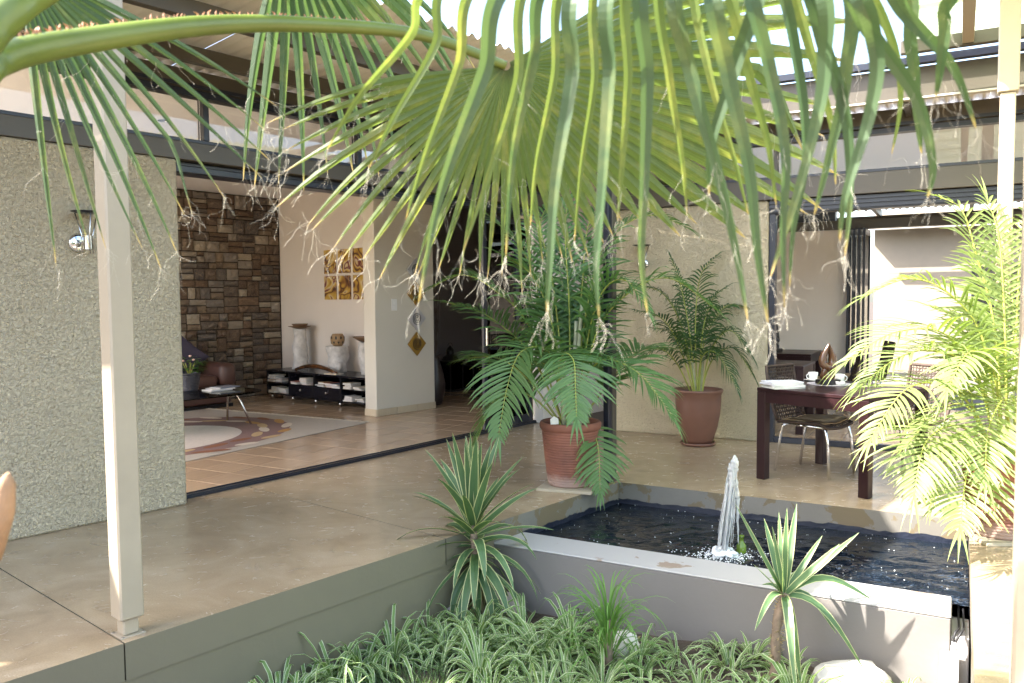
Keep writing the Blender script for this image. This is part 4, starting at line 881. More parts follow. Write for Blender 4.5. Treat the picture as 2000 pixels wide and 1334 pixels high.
# wicker chairs: local x = the way the sitter faces
def weave(mb, P, nu, nv, r=.0042, diag=True):
    """P(u,v) -> point, woven strands over a curved panel"""
    def strand(f, n=9): mb.tube([f(k / (n - 1)) for k in range(n)], r, 4, caps=False)
    for i in range(nu + 1): strand(lambda s_, u=i / nu: P(u, s_))
    for j in range(nv + 1): strand(lambda s_, v_=j / nv: P(s_, v_) + Vector((0, 0, .002)))
    if diag:
        for i in range(-nv, nu, 2):
            for sg in (1, -1):
                pts = []
                for k in range(12):
                    v_ = k / 11; u = (i + .5 + v_ * nv) / nu; u = u if sg > 0 else 1 - u
                    if 0 <= u <= 1: pts.append(P(u, v_))
                if len(pts) > 2: mb.tube(pts, r * .9, 4, caps=False)
def chair(label, loc, rz, pad=True):
    t = thing("wicker_chair", label, "chair", loc, rz, "woven brown chairs"); w2 = .215
    S = lambda u, v_: Vector((-.20 + .42 * v_, -w2 + 2 * w2 * u, .425 + .018 * v_ - .02 * math.sin(math.pi * u) + (.0 if v_ < .85 else -.03 * ((v_ - .85) / .15) ** 2)))
    Bk = lambda u, v_: Vector((-.205 - .115 * v_ - .02 * math.sin(math.pi * v_), (-w2 + 2 * w2 * u) * (1 - .04 * v_), .43 + .44 * v_))
    mb = MB(); weave(mb, S, 14, 14); mb.build("seat", M['wicker'], t, smooth=True, off=(0, 0, 0))
    mb = MB(); weave(mb, Bk, 14, 15); mb.build("backrest", M['wicker'], t, smooth=True, off=(0, 0, 0))
    mb = MB(); rim = [Bk(0, k / 8) for k in range(9)] + [Bk(k / 6, 1) for k in range(1, 7)] + [Bk(1, 1 - k / 8) for k in range(1, 9)]; mb.tube(rim, .013, 8); mb.build("back_rim", M['wicker'], t, smooth=True, off=(0, 0, 0))
    mb = MB(); rim = [S(0, k / 8) for k in range(9)] + [S(k / 6, 1) for k in range(1, 7)] + [S(1, 1 - k / 8) for k in range(1, 9)]; mb.tube(rim, .013, 8); mb.build("seat_rim", M['wicker'], t, smooth=True, off=(0, 0, 0))
    for sy in (-1, 1):
        y = sy * (w2 - .03)
        MB().tube([(.19, y, .405), (.205, y, .385), (.225, y * 1.03, .30), (.25, y * 1.08, .002)], .0115, 10).build("leg", M['chrome'], t, smooth=True, off=(0, 0, 0))
        MB().tube([(-.15, y, .405), (-.17, y, .385), (-.19, y * 1.03, .30), (-.235, y * 1.08, .002)], .0115, 10).build("leg", M['chrome'], t, smooth=True, off=(0, 0, 0))
        MB().tube([(-.15, y, .407), (.19, y, .407)], .0105, 8).build("side_rail", M['chrome'], t, smooth=True, off=(0, 0, 0))
    if pad:
        mb = MB(); n = 14; V = []
        for side in (1, 0):
            for j in range(n + 1):
                for i in range(n + 1):
                    u, v_ = i / n, j / n; e_ = ((1 - (2 * u - 1) ** 4) * (1 - (2 * v_ - 1) ** 4)); p = S(.04 + .92 * u, .05 + .88 * v_); V.append((p.x + .006 * math.sin(u * 9), p.y, p.z + .010 + .004 * math.sin(u * 11 + v_ * 5) + side * (.008 + .03 * e_ ** .6)))
        for h in (0, (n + 1) ** 2):
            mb.f += [tuple(h + k for k in (j * (n + 1) + i, j * (n + 1) + i + 1, (j + 1) * (n + 1) + i + 1, (j + 1) * (n + 1) + i)) for j in range(n) for i in range(n)]; mb.mi += [0] * n * n; mb.uv += [[(0, 0)] * 4] * (n * n)
        edge = [i for i in range(n + 1)] + [j * (n + 1) + n for j in range(1, n + 1)] + [n * (n + 1) + i for i in range(n - 1, -1, -1)] + [j * (n + 1) for j in range(n - 1, 0, -1)]; k2 = len(edge); o2 = (n + 1) ** 2
        mb.f += [(edge[i], edge[(i + 1) % k2], edge[(i + 1) % k2] + o2, edge[i] + o2) for i in range(k2)]; mb.mi += [0] * k2; mb.uv += [[(0, 0)] * 4] * k2
        mb.v = V; mb.build("seat_pad", M['cushion'], t, smooth=True, off=(0, 0, 0))
    return t
chair("woven brown chair with tan seat pad tucked under the veranda table", (2.50, 6.62, 0), math.radians(-50))
chair("woven brown chair behind the sunlit palm, facing the veranda table", (3.22, 6.55, 0), math.radians(205))
chair("woven brown chair inside the dining room at the table with the black figure", fb(-1.32, 10.35, .012), RB + math.radians(190))
chair("woven brown chair inside the dining room, beyond the bare table", fb(-1.05, 10.95, .012), RB + math.radians(200))
# ------------------------------------------------------------------ pots
def ribbed_pot(label, loc, s, nribs=21):
    t = thing("ribbed_pot", label, "pot", loc); prof = [(.001, .0), (.165, .0)]; H_ = .49
    for k in range(nribs * 4 + 1):
        u = k / (nribs * 4); prof.append((.168 + .05 * u ** .8 + .0055 * abs(math.sin(math.pi * u * nribs)), .004 + u * .42))
    prof += [(.222, .43), (.234, .437), (.238, .455), (.238, .478), (.23, H_), (.215, H_), (.208, .46), (.2, .41)]
    MB().lathe([(r * s, z * s) for r, z in prof], 48, close=False).build("pot_body", M['terra'], t, smooth=True, off=(0, 0, 0))
    mb = MB(); lumpy(mb, [(.001, .415 * s), (.1 * s, .418 * s), (.199 * s, .41 * s)], 20, (0, 0, 0), .05, 20, 1); mb.build("soil", M['soil'], t, off=(0, 0, 0)); return t
PC = gz(1104, 957) + Vector((.05, .12, 0)); PC.z = .022
o = MB().box(-.215, .215, -.215, .215, .0005, .021, c=.003).build("stone_slab", M['slab'], loc=(PC.x + .0, PC.y - .02, 0), rz=RL + .35); tag(o, "pale square slab under the ribbed terracotta pot at the pond corner", "slab")
pot1 = ribbed_pot("ribbed terracotta pot on a pale slab at the pond corner", PC, 1.0)
o = MB().add([(-.03, 0, 0), (.03, 0, .004), (.028, .012, .045), (-.006, .02, .062), (-.034, .012, .04)], [(0, 1, 2, 3, 4)]).build("plant_label", M['paper'], loc=PC + Vector((-.13, -.17, .487))); tag(o, "small pale paper plant tag standing in the ribbed pot", "tag")
PR = gz(1957, 1062) + Vector((.08, .14, 0)); PR.z = .022
o = MB().box(-.2, .2, -.2, .2, .0005, .021, c=.003).build("stone_slab", M['slab'], loc=(PR.x, PR.y, 0), rz=RB + .5); tag(o, "pale square slab under the sunlit ribbed pot by the walkway", "slab")
pot3 = ribbed_pot("ribbed terracotta pot in full sun on the walkway beside the pond", PR, .98)
PM = gz(1360, 874) + Vector((.05, .15, 0)); PM.z = .03
sm = thing("smooth_pot", "smooth brown egg-shaped pot standing on a saucer against the stucco wall", "pot", (PM.x, PM.y, .001))
MB().lathe([(.001, 0), (.15, 0), (.168, .012), (.172, .032), (.164, .032), (.15, .014), (.001, .012)], 36, close=False).build("saucer", M['terra2'], sm, smooth=True, off=(0, 0, 0))
MB().lathe([(.001, .0135), (.125, .0135), (.15, .06), (.19, .19), (.213, .32), (.222, .43), (.224, .50), (.238, .53), (.243, .545), (.238, .557), (.222, .556), (.208, .52), (.205, .47)], 44, close=False).build("pot_body", M['terra2'], sm, smooth=True, off=(0, 0, 0))
MB().lathe([(.001, .475), (.206, .47)], 24, close=False).build("soil", M['soil'], sm, off=(0, 0, 0))
# ------------------------------------------------------------------ fountain
fn = thing("fountain_jet", "white foaming water jet rising from the dark pond", "fountain", (ft.x, ft.y, pz))
def pxp(x, y): d = (ft - CAM).dot(FW); return at(x, y, d) - Vector((ft.x, ft.y, pz))
def plume(pts, rads, seed, n=18, sub=12):
    mb = MB(); P = []; W_ = []
    for i in range(len(pts) - 1):
        for k in range(sub):
            u = k / sub; P.append(pts[i].lerp(pts[i + 1], u)); W_.append(rads[i] + (rads[i + 1] - rads[i]) * u)
    P.append(pts[-1]); W_.append(rads[-1]); mb.tube(P, W_, n); 
    for i, (x, y, z) in enumerate(mb.v):
        c = P[min(i // n, len(P) - 1)]; d = Vector((x, y, z)) - c; s_ = 1 + .7 * nz((x * 1.0, y, z * .35), 34, seed) + .45 * nz((x, y, z * .7), 85, seed); mb.v[i] = tuple(c + d * s_)
    return mb
q2 = random.Random(17)
def strand_set(n, name, seed, fall):
    q3 = random.Random(seed); mb = MB()
    for k in range(n):
        a = q3.uniform(0, 6.283); h = q3.uniform(.62, 1.0) if not fall else q3.uniform(.55, .97); pts = []; W_ = []; N_ = 22; r0 = q3.uniform(.0, .010)
        sp_ = q3.uniform(.006, .026) if not fall else q3.uniform(.02, .055); w0 = q3.uniform(.0035, .0085) * (1 if not fall else .8); lo = 0 if not fall else q3.uniform(.05, .6)
        for i in range(N_ + 1):
            u = i / N_; y = 1088 - 196 * h * (u if not fall else lo + (1 - lo) * u); t = (1088 - y) / 196
            c = pxp(1413 + 22 * t, y); e_ = r0 + sp_ * (math.sin(math.pi * min(1, t * .8 + .05)) if not fall else 1.15 - .75 * t)
            pts.append(c + Vector((math.cos(a) * e_ + .004 * nz((t * 9, k, 0), 1.0, seed), math.sin(a) * e_ + .004 * nz((t * 9, k, 5), 1.0, seed), 0))); W_.append(max(.0009, w0 * (1 + .75 * nz((t * 26, k * 3.1, 0), 1.0, seed)) * (1 - .5 * u if not fall else .55 + .45 * u)))
        mb.tube(pts, W_, 7)
    mb.build(name, M['jet'], fn, smooth=True, off=(0, 0, 0))
plume([pxp(1414, 1070), pxp(1418, 1020), pxp(1424, 970), pxp(1430, 930), pxp(1434, 900), pxp(1435, 889)], [.008, .014, .021, .024, .02, .006], 3.3, 20, 16).build("foaming_core", M['jet'], fn, smooth=True, off=(0, 0, 0))
plume([pxp(1442, 1060), pxp(1441, 1020), pxp(1440, 985), pxp(1438, 950), pxp(1434, 920)], [.004, .007, .012, .015, .012], 9.1, 16, 14).build("falling_strand", M['jet'], fn, smooth=True, off=(0, 0, 0))
strand_set(30, "rising_water", 3, False); strand_set(26, "falling_water", 9, True)
q2 = random.Random(31); mb = MB()
def bub(mb, p, r, n=6, h=.7):
    mb.lathe([(r, 0), (r * .8, r * h * .6), (r * .3, r * h)], n, p)
for k in range(900):
    a = q2.uniform(0, 6.283); rr_ = abs(q2.gauss(0, .11)); bub(mb, (rr_ * math.cos(a) * 1.2 + .01, rr_ * math.sin(a), .001), q2.uniform(.0018, .006) * (1.5 if rr_ < .07 else 1), 5)
for k in range(60): a = q2.uniform(0, 6.283); rr_ = q2.uniform(0, .075); lumpy(mb, [(.003, -.01), (.014, -.004), (.014, .006), (.004, .013)], 7, (rr_ * math.cos(a), rr_ * math.sin(a), .012 + .02 * q2.random()), .4, 60, k)
mb.build("foam", M['foam'], fn, smooth=True, off=(0, 0, 0))["kind"] = "stuff"
mb = MB()
for k in range(220): u = q2.random() ** 1.3; dr_ = q2.choice([.35, .45, .6, .8]); p = pxp(1427 + q2.gauss(0, 13), 1085 - 195 * u); lumpy(mb, [(.0006, -.005 * dr_), (.0026 * dr_, 0), (.0006, .005 * dr_)], 5, tuple(p), .1, 9, k)
mb.build("droplet", M['jet'], fn, smooth=True, off=(0, 0, 0))["kind"] = "stuff"
mb = MB()
for k in range(150):
    u, v_ = q2.random(), q2.random(); p = (c00 * (1 - u) + c10 * u) * (1 - v_) + (c01 * (1 - u) + c11 * u) * v_; bub(mb, (p.x, p.y, pz + .002), q2.choice([.002, .0025, .003, .0045]), 6)
o = mb.build("water_bubbles", M['foam'], smooth=True); tag(o, "scattered small white bubbles drifting on the dark pond", "bubbles", kind="stuff")
p = gz(1448, 1078, pz); bo = MB().lathe([(.03, -.05), (.032, .02), (.03, .045), (.014, .07), (.013, .095), (.016, .096), (.016, .108), (.008, .108)], 16).build("green_bottle", M['bottle'], loc=p, smooth=True); tag(bo, "small green bottle standing in the water beside the fountain jet", "bottle")
# electrical box and cables
eb = thingB("junction_box", "white plastic junction box at the end of the pond wall", "junction box", .04, 4.41, -.56)
MB().box(-.045, .034, 4.36, 4.433, -.56, -.30, c=.006).build("box_body", M['plastic'], eb); MB().box(-.047, .036, 4.352, 4.3595, -.56, -.298, c=.003).build("lid", M['plastic'], eb)
MB().lathe([(.014, -.30), (.014, -.262), (.01, -.258), (.01, -.24)], 12, (.012, 4.40, 0)).build("cable_gland", M['plastic'], eb, smooth=True)
for k, dx in enumerate((0, .022)):
    mb = MB(); pts = [fb(.010 + dx * .3, 4.40, -.245), fb(.016 + dx, 4.41, -.20), fb(.03 + dx, 4.45, -.19), fb(.034 + dx, 4.55, -.215), fb(.03 + dx, 4.70, -.205), fb(.03 + dx, 4.80, -.18), fb(.02 + dx, 4.88, -.22)]
    fine = []
    for i in range(len(pts) - 1):
        for s_ in range(5):
            u = s_ / 5; p0, p1, p2, p3 = pts[max(i - 1, 0)], pts[i], pts[i + 1], pts[min(i + 2, len(pts) - 1)]
            fine.append(.5 * ((2 * p1) + (p2 - p0) * u + (2 * p0 - 5 * p1 + 4 * p2 - p3) * u * u + (3 * p1 - p0 - 3 * p2 + p3) * u ** 3))
    mb.tube(fine, .0055, 7); o = mb.build("cable", M['rubber'], smooth=True); tag(o, "black pump cable from the junction box over the overflow, " + ("on the pond wall side", "on the walkway side")[k], "cable", "pump cables")
# rocks
rock("garden_rock", "large pale sunlit rock among spider plants below the pond wall", gz(1660, 1352, -.53), (.20, .14, .10), M['rock'], 2.2)
rock("garden_rock", "grey pinkish rock at the foot of the large variegated yucca", gz(868, 1205, -.53), (.15, .11, .085), M['rock2'], 5.5)
rock("garden_rock", "pale rock behind the dry skirt of the large yucca", gz(975, 1200, -.53), (.16, .1, .09), M['rock2'], 7.7)
rock("garden_rock", "white rock half hidden under the grassy tuft", gz(1212, 1285, -.53), (.11, .09, .10), M['rock'], 9.4)
# ================================================================== PLANTS
def smooth_path(pts, sub=6):
    out = []
    for i in range(len(pts) - 1):
        p0, p1, p2, p3 = pts[max(i - 1, 0)], pts[i], pts[i + 1], pts[min(i + 2, len(pts) - 1)]
        for s_ in range(sub):
            u = s_ / sub; out.append(.5 * ((2 * p1) + (p2 - p0) * u + (2 * p0 - 5 * p1 + 4 * p2 - p3) * u * u + (3 * p1 - p0 - 3 * p2 + p3) * u ** 3))
    out.append(pts[-1]); return out
UPZ = Vector((0, 0, 1))
def droop_path(p, d, L_, n, g, jit=None):
    pts = [p.copy()]; d = d.normalized(); st = L_ / n
    for k in range(n):
        pts.append(pts[-1] + d * st); d = (d + Vector((0, 0, -g * (k + 1) / n))).normalized()
        if jit: d = (d + Vector((jit.uniform(-.05, .05), jit.uniform(-.05, .05), jit.uniform(-.05, .05)))).normalized()
    return pts
def frond(parent, path, q, mat, leafL=.3, wid=.021, start=.28, npair=34, vee=.35, sag=.7, rad=.009):
    """feather frond: rachis with paired drooping leaflets"""
    P = smooth_path(path, 7); seg = [0.0]
    for i in range(1, len(P)): seg.append(seg[-1] + (P[i] - P[i - 1]).length)
    T = seg[-1]
    def pos(s_):
        s_ = max(0, min(T, s_))
        for i in range(1, len(P)):
            if seg[i] >= s_: u = (s_ - seg[i - 1]) / max(1e-6, seg[i] - seg[i - 1]); return P[i - 1].lerp(P[i], u)
        return P[-1]
    mb = MB(); n = len(P); mb.tube(P, [rad * (1 - .82 * i / (n - 1)) for i in range(n)], 6)
    r = mb.build("frond", M['rachis'], parent, smooth=True)
    mb = MB()
    for k in range(npair):
        t = start + (1 - start) * (k + .5) / npair; s_ = t * T; c = pos(s_); tg = (pos(s_ + .02) - pos(s_ - .02)).normalized()
        side = tg.cross(UPZ); side = side.normalized() if side.length > .15 else Vector((q.uniform(-1, 1), q.uniform(-1, 1), 0)).normalized()
        nrm = side.cross(tg).normalized()
        x = (t - start) / (1 - start); Lx = leafL * (.55 + .45 * math.sin(math.pi * min(1, x * 1.15 + .12))) * (1 - .55 * max(0, x - .6) / .4)
        fw_ = .42 + .8 * x * x
        for sg in (-1, 1):
            d = (side * sg + tg * (fw_ + q.uniform(-.12, .12)) + nrm * (vee + q.uniform(-.15, .15))).normalized(); L2 = Lx * q.uniform(.85, 1.1)
            pts = droop_path(c, d, L2, 5, sag * q.uniform(.6, 1.25)); w2 = wid * q.uniform(.85, 1.15)
            mb.ribbon(pts, [w2 * .35, w2 * .95, w2, w2 * .85, w2 * .5, w2 * .04], (nrm + side * sg * -.3), .25)
    d = (P[-1] - P[-3]).normalized()
    for a in (-.25, 0, .25):
        side = d.cross(UPZ).normalized(); pts = droop_path(P[-1], d + side * a, leafL * .5, 4, sag); mb.ribbon(pts, [wid * .5, wid * .9, wid * .7, wid * .35, .001], UPZ, .2)
    mb.build("leaflets", mat, r); return r
def palm(label, loc, specs, depth, mat, seed, leafL, wid, npair, canes, base_z, base_px, sag=.32, vee=.2):
    t = thing("areca_palm", label, "palm", loc, off=tuple(loc)); q = random.Random(seed)
    for (pts, dd) in specs:
        n = len(pts); path = []
        b0 = Vector(loc) + Vector(((pts[0][0] - base_px) / F * depth, q.uniform(-.05, .05), 0))
        for i, (x, y) in enumerate(pts):
            u = i / (n - 1)
            path.append(b0 if i == 0 else at(x, y, depth + dd * (u ** 1.2)))
        LL = sum((path[i + 1] - path[i]).length for i in range(n - 1))
        frond(t, path, q, mat, min(leafL, .36 * LL + .07), wid, .34 if LL > .7 else .22, max(14, int(npair * min(1.15, LL))), vee, sag)
    for (dx, dy, h, r, lean) in canes:
        p0 = Vector(loc) + Vector((dx, dy, -.01)); mb = MB(); pts = []; W_ = []
        for k in range(13): u = k / 12; pts.append(p0 + Vector((lean * u * u, 0, h * u))); W_.append(r * (1.12 if k % 3 == 0 else 1) * (1 - .35 * u))
        mb.tube(pts, W_, 10); mb.build("cane", M['cane'], t, smooth=True)
    return t
M['cane'] = plain("palm_cane", (.33, .34, .20), .5, var=.3, vs_=14)
l1 = PC + Vector((0, 0, .42)); D1 = (PC - CAM).dot(FW)
sp1 = [([(1096, 820), (1088, 735), (1066, 682), (1017, 688), (991, 755), (974, 850)], -.55), ([(1104, 820), (1092, 740), (1100, 692), (1120, 704), (1124, 760), (1126, 815)], -.7), ([(1112, 820), (1140, 745), (1176, 704), (1220, 712), (1262, 744), (1312, 812)], -.45),
       ([(1110, 820), (1140, 640), (1172, 500), (1216, 442), (1275, 420), (1332, 440)], .1), ([(1112, 820), (1150, 650), (1180, 565), (1222, 548), (1262, 600)], -.3), ([(1105, 820), (1112, 610), (1104, 470), (1108, 385)], .05),
       ([(1098, 820), (1062, 620), (1022, 490), (958, 425)], .25), ([(1094, 820), (1035, 640), (965, 566), (905, 537), (846, 560)], .1), ([(1096, 820), (1042, 700), (985, 640), (930, 606), (868, 590)], .35), ([(1095, 820), (1035, 745), (975, 700), (915, 700)], .45),
       ([(1114, 820), (1165, 650), (1238, 565), (1312, 545), (1398, 605)], -.2), ([(1112, 835), (1150, 832), (1168, 872), (1172, 958)], -.25), ([(1100, 820), (1082, 570), (1056, 440), (1078, 395)], .3), ([(1108, 820), (1136, 570), (1152, 430), (1200, 392)], .3),
       ([(1096, 822), (1030, 770), (968, 790), (930, 862)], .1), ([(1100, 820), (1080, 640), (1040, 540), (985, 500)], -.1), ([(1108, 820), (1128, 680), (1150, 600), (1190, 560)], .4), ([(1102, 822), (1100, 700), (1075, 590), (1045, 560)], .3), ([(1114, 822), (1180, 760), (1240, 690), (1300, 680)], .35)]
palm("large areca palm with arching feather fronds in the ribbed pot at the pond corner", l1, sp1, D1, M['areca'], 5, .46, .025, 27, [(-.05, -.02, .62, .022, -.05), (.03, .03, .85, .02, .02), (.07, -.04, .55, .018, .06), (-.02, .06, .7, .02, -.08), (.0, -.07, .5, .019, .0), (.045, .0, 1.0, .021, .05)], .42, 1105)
l2 = Vector((PM.x, PM.y, .48)); D2 = (l2 - CAM).dot(FW)
sp2 = [([(1352, 770), (1332, 690), (1296, 625), (1238, 605)], -.2), ([(1356, 770), (1348, 660), (1330, 560), (1312, 508)], .1), ([(1362, 770), (1372, 650), (1392, 585), (1420, 560)], 0), ([(1366, 770), (1386, 690), (1425, 645), (1468, 695)], -.2), ([(1366, 770), (1390, 705), (1432, 680), (1472, 735)], .0), ([(1350, 770), (1322, 710), (1288, 682), (1240, 705)], -.1), ([(1354, 770), (1332, 640), (1290, 570), (1228, 560)], .1), ([(1358, 770), (1358, 640), (1368, 540), (1400, 500)], .15), ([(1360, 770), (1375, 670), (1415, 600), (1455, 600)], .15), ([(1354, 770), (1340, 690), (1310, 650), (1270, 640)], .1), ([(1362, 770), (1370, 700), (1400, 690), (1440, 760)], -.3)]
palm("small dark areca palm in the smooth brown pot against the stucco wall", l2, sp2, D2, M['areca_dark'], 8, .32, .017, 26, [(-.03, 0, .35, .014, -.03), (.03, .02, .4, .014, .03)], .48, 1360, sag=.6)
l3 = PR + Vector((0, 0, .41)); D3 = (PR - CAM).dot(FW)
sp3 = [([(1950, 915), (1925, 770), (1850, 655), (1745, 650), (1655, 705)], -.15), ([(1948, 915), (1902, 800), (1832, 750), (1764, 765), (1702, 855)], -.4), ([(1948, 915), (1905, 850), (1856, 832), (1806, 868), (1786, 965)], -.5), ([(1958, 915), (1932, 856), (1902, 868), (1884, 950), (1876, 1030)], -.65), ([(1955, 915), (1922, 670), (1852, 572), (1772, 545), (1690, 578)], .15), ([(1958, 915), (1942, 640), (1905, 490), (1878, 410), (1835, 385)], .3), ([(1962, 915), (1962, 620), (1950, 460), (1928, 392)], .2), ([(1966, 915), (1985, 640), (1995, 480), (2020, 400)], .2), ([(1950, 915), (1905, 730), (1822, 685), (1752, 700), (1682, 752)], -.1), ([(1970, 915), (2000, 760), (2050, 690), (2110, 720)], -.2), ([(1968, 915), (2000, 840), (2045, 850), (2070, 960)], -.4), ([(1955, 915), (1930, 760), (1890, 640), (1820, 600)], .35), ([(1960, 915), (1950, 780), (1930, 700), (1890, 690), (1850, 760)], -.5), ([(1962, 915), (1980, 700), (1975, 560), (1950, 500)], .4), ([(1945, 915), (1895, 800), (1840, 800), (1760, 880)], .2), ([(1950, 918), (1900, 880), (1850, 900), (1820, 980)], .0), ([(1964, 915), (1970, 830), (1960, 780), (1930, 840), (1925, 930)], -.6)]
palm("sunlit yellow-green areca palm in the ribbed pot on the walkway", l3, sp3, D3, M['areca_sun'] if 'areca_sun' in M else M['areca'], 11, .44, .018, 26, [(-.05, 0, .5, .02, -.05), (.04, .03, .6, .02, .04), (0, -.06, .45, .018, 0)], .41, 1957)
# ------------------------------------------------------------------ variegated yuccas (one object per blade)
def blade(parent, p, d, L_, wmax, g, q, mat, name="leaf"):
    n = 8; pts = droop_path(p, d, L_, n, g); W_ = [wmax * math.sin(math.pi * min(1, .18 + .82 * (k / n) ** .8) * .98) ** .8 + .0015 for k in range(n + 1)]; W_[0] = wmax * .65; W_[-1] = .001
    nn = Vector((0, 0, 1)) if abs(d.normalized().z) < .92 else Vector((d.x * 0 - .3, -.9, .1)); roll = q.uniform(-.35, .35); sd_ = d.cross(nn).normalized()
    mb = MB(); mb.ribbon(pts, W_, (nn + sd_ * roll).normalized(), .22); return mb.build(name, mat, parent)
yb = gz(938, 1214, -.535); yl = thing("variegated_yucca", "large yucca with cream-edged green leaves in front of the plinth corner", "yucca", yb, off=tuple(yb)); q = random.Random(15)
top = at(922, 1000, (yb - CAM).dot(FW)); ax = top - yb
mb = MB(); mb.tube([yb + ax * (k / 8) for k in range(9)], [.035, .032, .03, .03, .028, .026, .024, .02, .012], 10); mb.build("stem", M['bark'], yl, smooth=True)
NYL = 66
for k in range(NYL):
    u = k / (NYL - 1); a = k * 2.39996 + q.uniform(-.2, .2); p = yb + ax * (.42 + .58 * u)
    el = math.radians(-58 + 142 * u ** 1.0 + q.uniform(-9, 9)); d = Vector((math.cos(a) * math.cos(el), math.sin(a) * math.cos(el), math.sin(el)))
    L_ = (.36 + .16 * min(1, u * 2.2)) * q.uniform(.85, 1.12); blade(yl, p, d, L_, (.054) * q.uniform(.85, 1.15), (.55 if u < .6 else .16 - .12 * (u - .6) / .4) * q.uniform(.5, 1.3), q, M['yucca'])
M['dry'] = leaf("dry_blade", (.30, .22, .11), (.42, .33, .18), trans=.2)
for k in range(26):
    a = q.uniform(0, 6.283); p = yb + ax * q.uniform(.2, .42); d = Vector((math.cos(a) * .45, math.sin(a) * .45, -.8)); blade(yl, p, d, q.uniform(.16, .3), .022, .3, q, M['dry'], "dry_leaf")
sb = gz(1503, 1352, -.535); D4 = (sb - CAM).dot(FW); sy = thing("variegated_yucca", "young variegated yucca on a slim bare trunk before the pond wall", "yucca", sb, off=tuple(sb))
crown = at(1531, 1158, D4); mb = MB(); tp = [sb.lerp(crown, k / 10) + Vector((.012 * math.sin(k * .7), 0, 0)) for k in range(11)]; mb.tube(tp, [.024 * (1 + .12 * ((k * 7) % 3 - 1)) for k in range(11)], 10); mb.build("stem", M['bark'], sy, smooth=True)
mb = MB(); q = random.Random(77)
for k in range(120): u = q.uniform(.25, .97); c = sb.lerp(crown, u); a = q.uniform(0, 6.28); d = Vector((math.cos(a), math.sin(a), q.uniform(-.2, .9))); mb.ribbon([c + d * .02, c + d * .03, c + d * q.uniform(.036, .05)], [.012, .008, .001], UPZ, .3)
mb.build("leaf_scars", M['dry'], sy)["kind"] = "stuff"
for (x, y, dd, w) in ((1436, 984, -.12, .03), (1492, 1012, .08, .038), (1508, 1028, -.06, .036), (1521, 1000, .1, .03), (1537, 992, .0, .03), (1556, 984, .12, .04), (1606, 1046, .1, .032), (1640, 1062, -.1, .034), (1678, 1040, .05, .034), (1471, 1102, -.18, .034), (1488, 1142, .1, .026), (1704, 1172, .05, .042), (1474, 1232, -.22, .036), (1552, 1345, -.25, .046), (1566, 1352, -.12, .04), (1634, 1238, .12, .04), (1690, 1312, -.08, .042), (1530, 1090, -.2, .04), (1580, 1120, .2, .03), (1500, 1130, .2, .03)):
    tipp = at(x, y, D4 + dd); v_ = tipp - crown; L_ = v_.length; n = 9; pts = []
    sagk = .0 if v_.z > .15 else .28 * L_
    for k in range(n + 1): u = k / n; pts.append(crown.lerp(tipp, u) + Vector((0, 0, sagk * math.sin(math.pi * u) * (1 - .35 * u) * .9)) - Vector((0, 0, .012 * (1 - u))))
    W_ = [w * math.sin(math.pi * min(1, .16 + .84 * (k / n) ** .85) * .985) ** .8 + .001 for k in range(n + 1)]; W_[-1] = .001; mb = MB(); nn = (CAM - crown).normalized() * .7 + UPZ * .7 + Vector((q.uniform(-.4, .4), 0, 0)); mb.ribbon(pts, W_, nn.normalized(), .2); mb.build("leaf", M['yucca'], sy)
# ------------------------------------------------------------------ ground plants
def tuft(seed, n, L0, L1, w, g, mat, name, spread=.9, steps=6):
    q = random.Random(seed); mb = MB()
    for k in range(n):
        a = q.uniform(0, 6.283); el = q.uniform(.25, 1.05) if q.random() < .8 else q.uniform(.8, 1.35); d = Vector((math.cos(a) * math.cos(el), math.sin(a) * math.cos(el), math.sin(el))); p = Vector((math.cos(a) * .02 * spread, math.sin(a) * .02 * spread, 0))
        L_ = q.uniform(L0, L1); pts = droop_path(p, d, L_, steps, g * q.uniform(.6, 1.4)); W_ = [w * (.6 + .4 * math.sin(math.pi * k2 / steps)) * (1 - .1 * k2 / steps) for k2 in range(steps + 1)]; W_[-1] = .0008; W_[-2] *= .6
        for i_, p_ in enumerate(pts):
            if p_.z < .004: p_.z = .004 + .004 * q.random()
        mb.ribbon(pts, W_, UPZ + Vector((q.uniform(-.3, .3), q.uniform(-.3, .3), 0)), .3)
    o = mb.build(name, mat); me = o.data; bpy.data.objects.remove(o); return me
gp = gz(1188, 1318, -.538)
SPM = [tuft(200 + i, 50, .20, .36, .0165, 1.05, M['spider'], "spider_plant") for i in range(7)]
q = random.Random(44); spots = []
def lowpx(x):    # back limit of the planting seen in the photograph
    return 1334 - (x - 330) * .46 if x < 680 else (1172 + (x - 700) * .05 if x < 1000 else 1192 + (x - 1000) * .12)
tries = 0
while len(spots) < 92 and tries < 14000:
    tries += 1; x = q.uniform(280, 1800) if tries % 3 else q.uniform(300, 720); y = q.uniform(1180, 1430)
    if y < lowpx(x) + (22 if x < 700 else 40): continue
    if 690 < x < 930 and y > 1280: continue
    if 1480 < x < 1800 and y < 1330: continue
    if (x - 938) ** 2 + ((y - 1215) * 2) ** 2 < 40 ** 2: continue
    if 1590 < x < 1745 and y > 1330: continue
    p = gz(x, y, -.538)
    if p.dot(NL) > 3.385 or p.dot(NB) > 4.36 or p.dot(WB) > -.05: continue
    if any((p - s_).length < .172 for s_ in spots): continue
    spots.append(p)
big = []
for (x, y) in ((400, 1420), (455, 1392), (505, 1372), (560, 1345), (610, 1318), (650, 1290), (700, 1262), (430, 1440), (540, 1400)):
    p = gz(x, y, -.538)
    while p.dot(NL) > 3.33: p = p - NL * .03
    if not any((p - s_).length < .11 for s_ in big): spots.append(p); big.append(p)
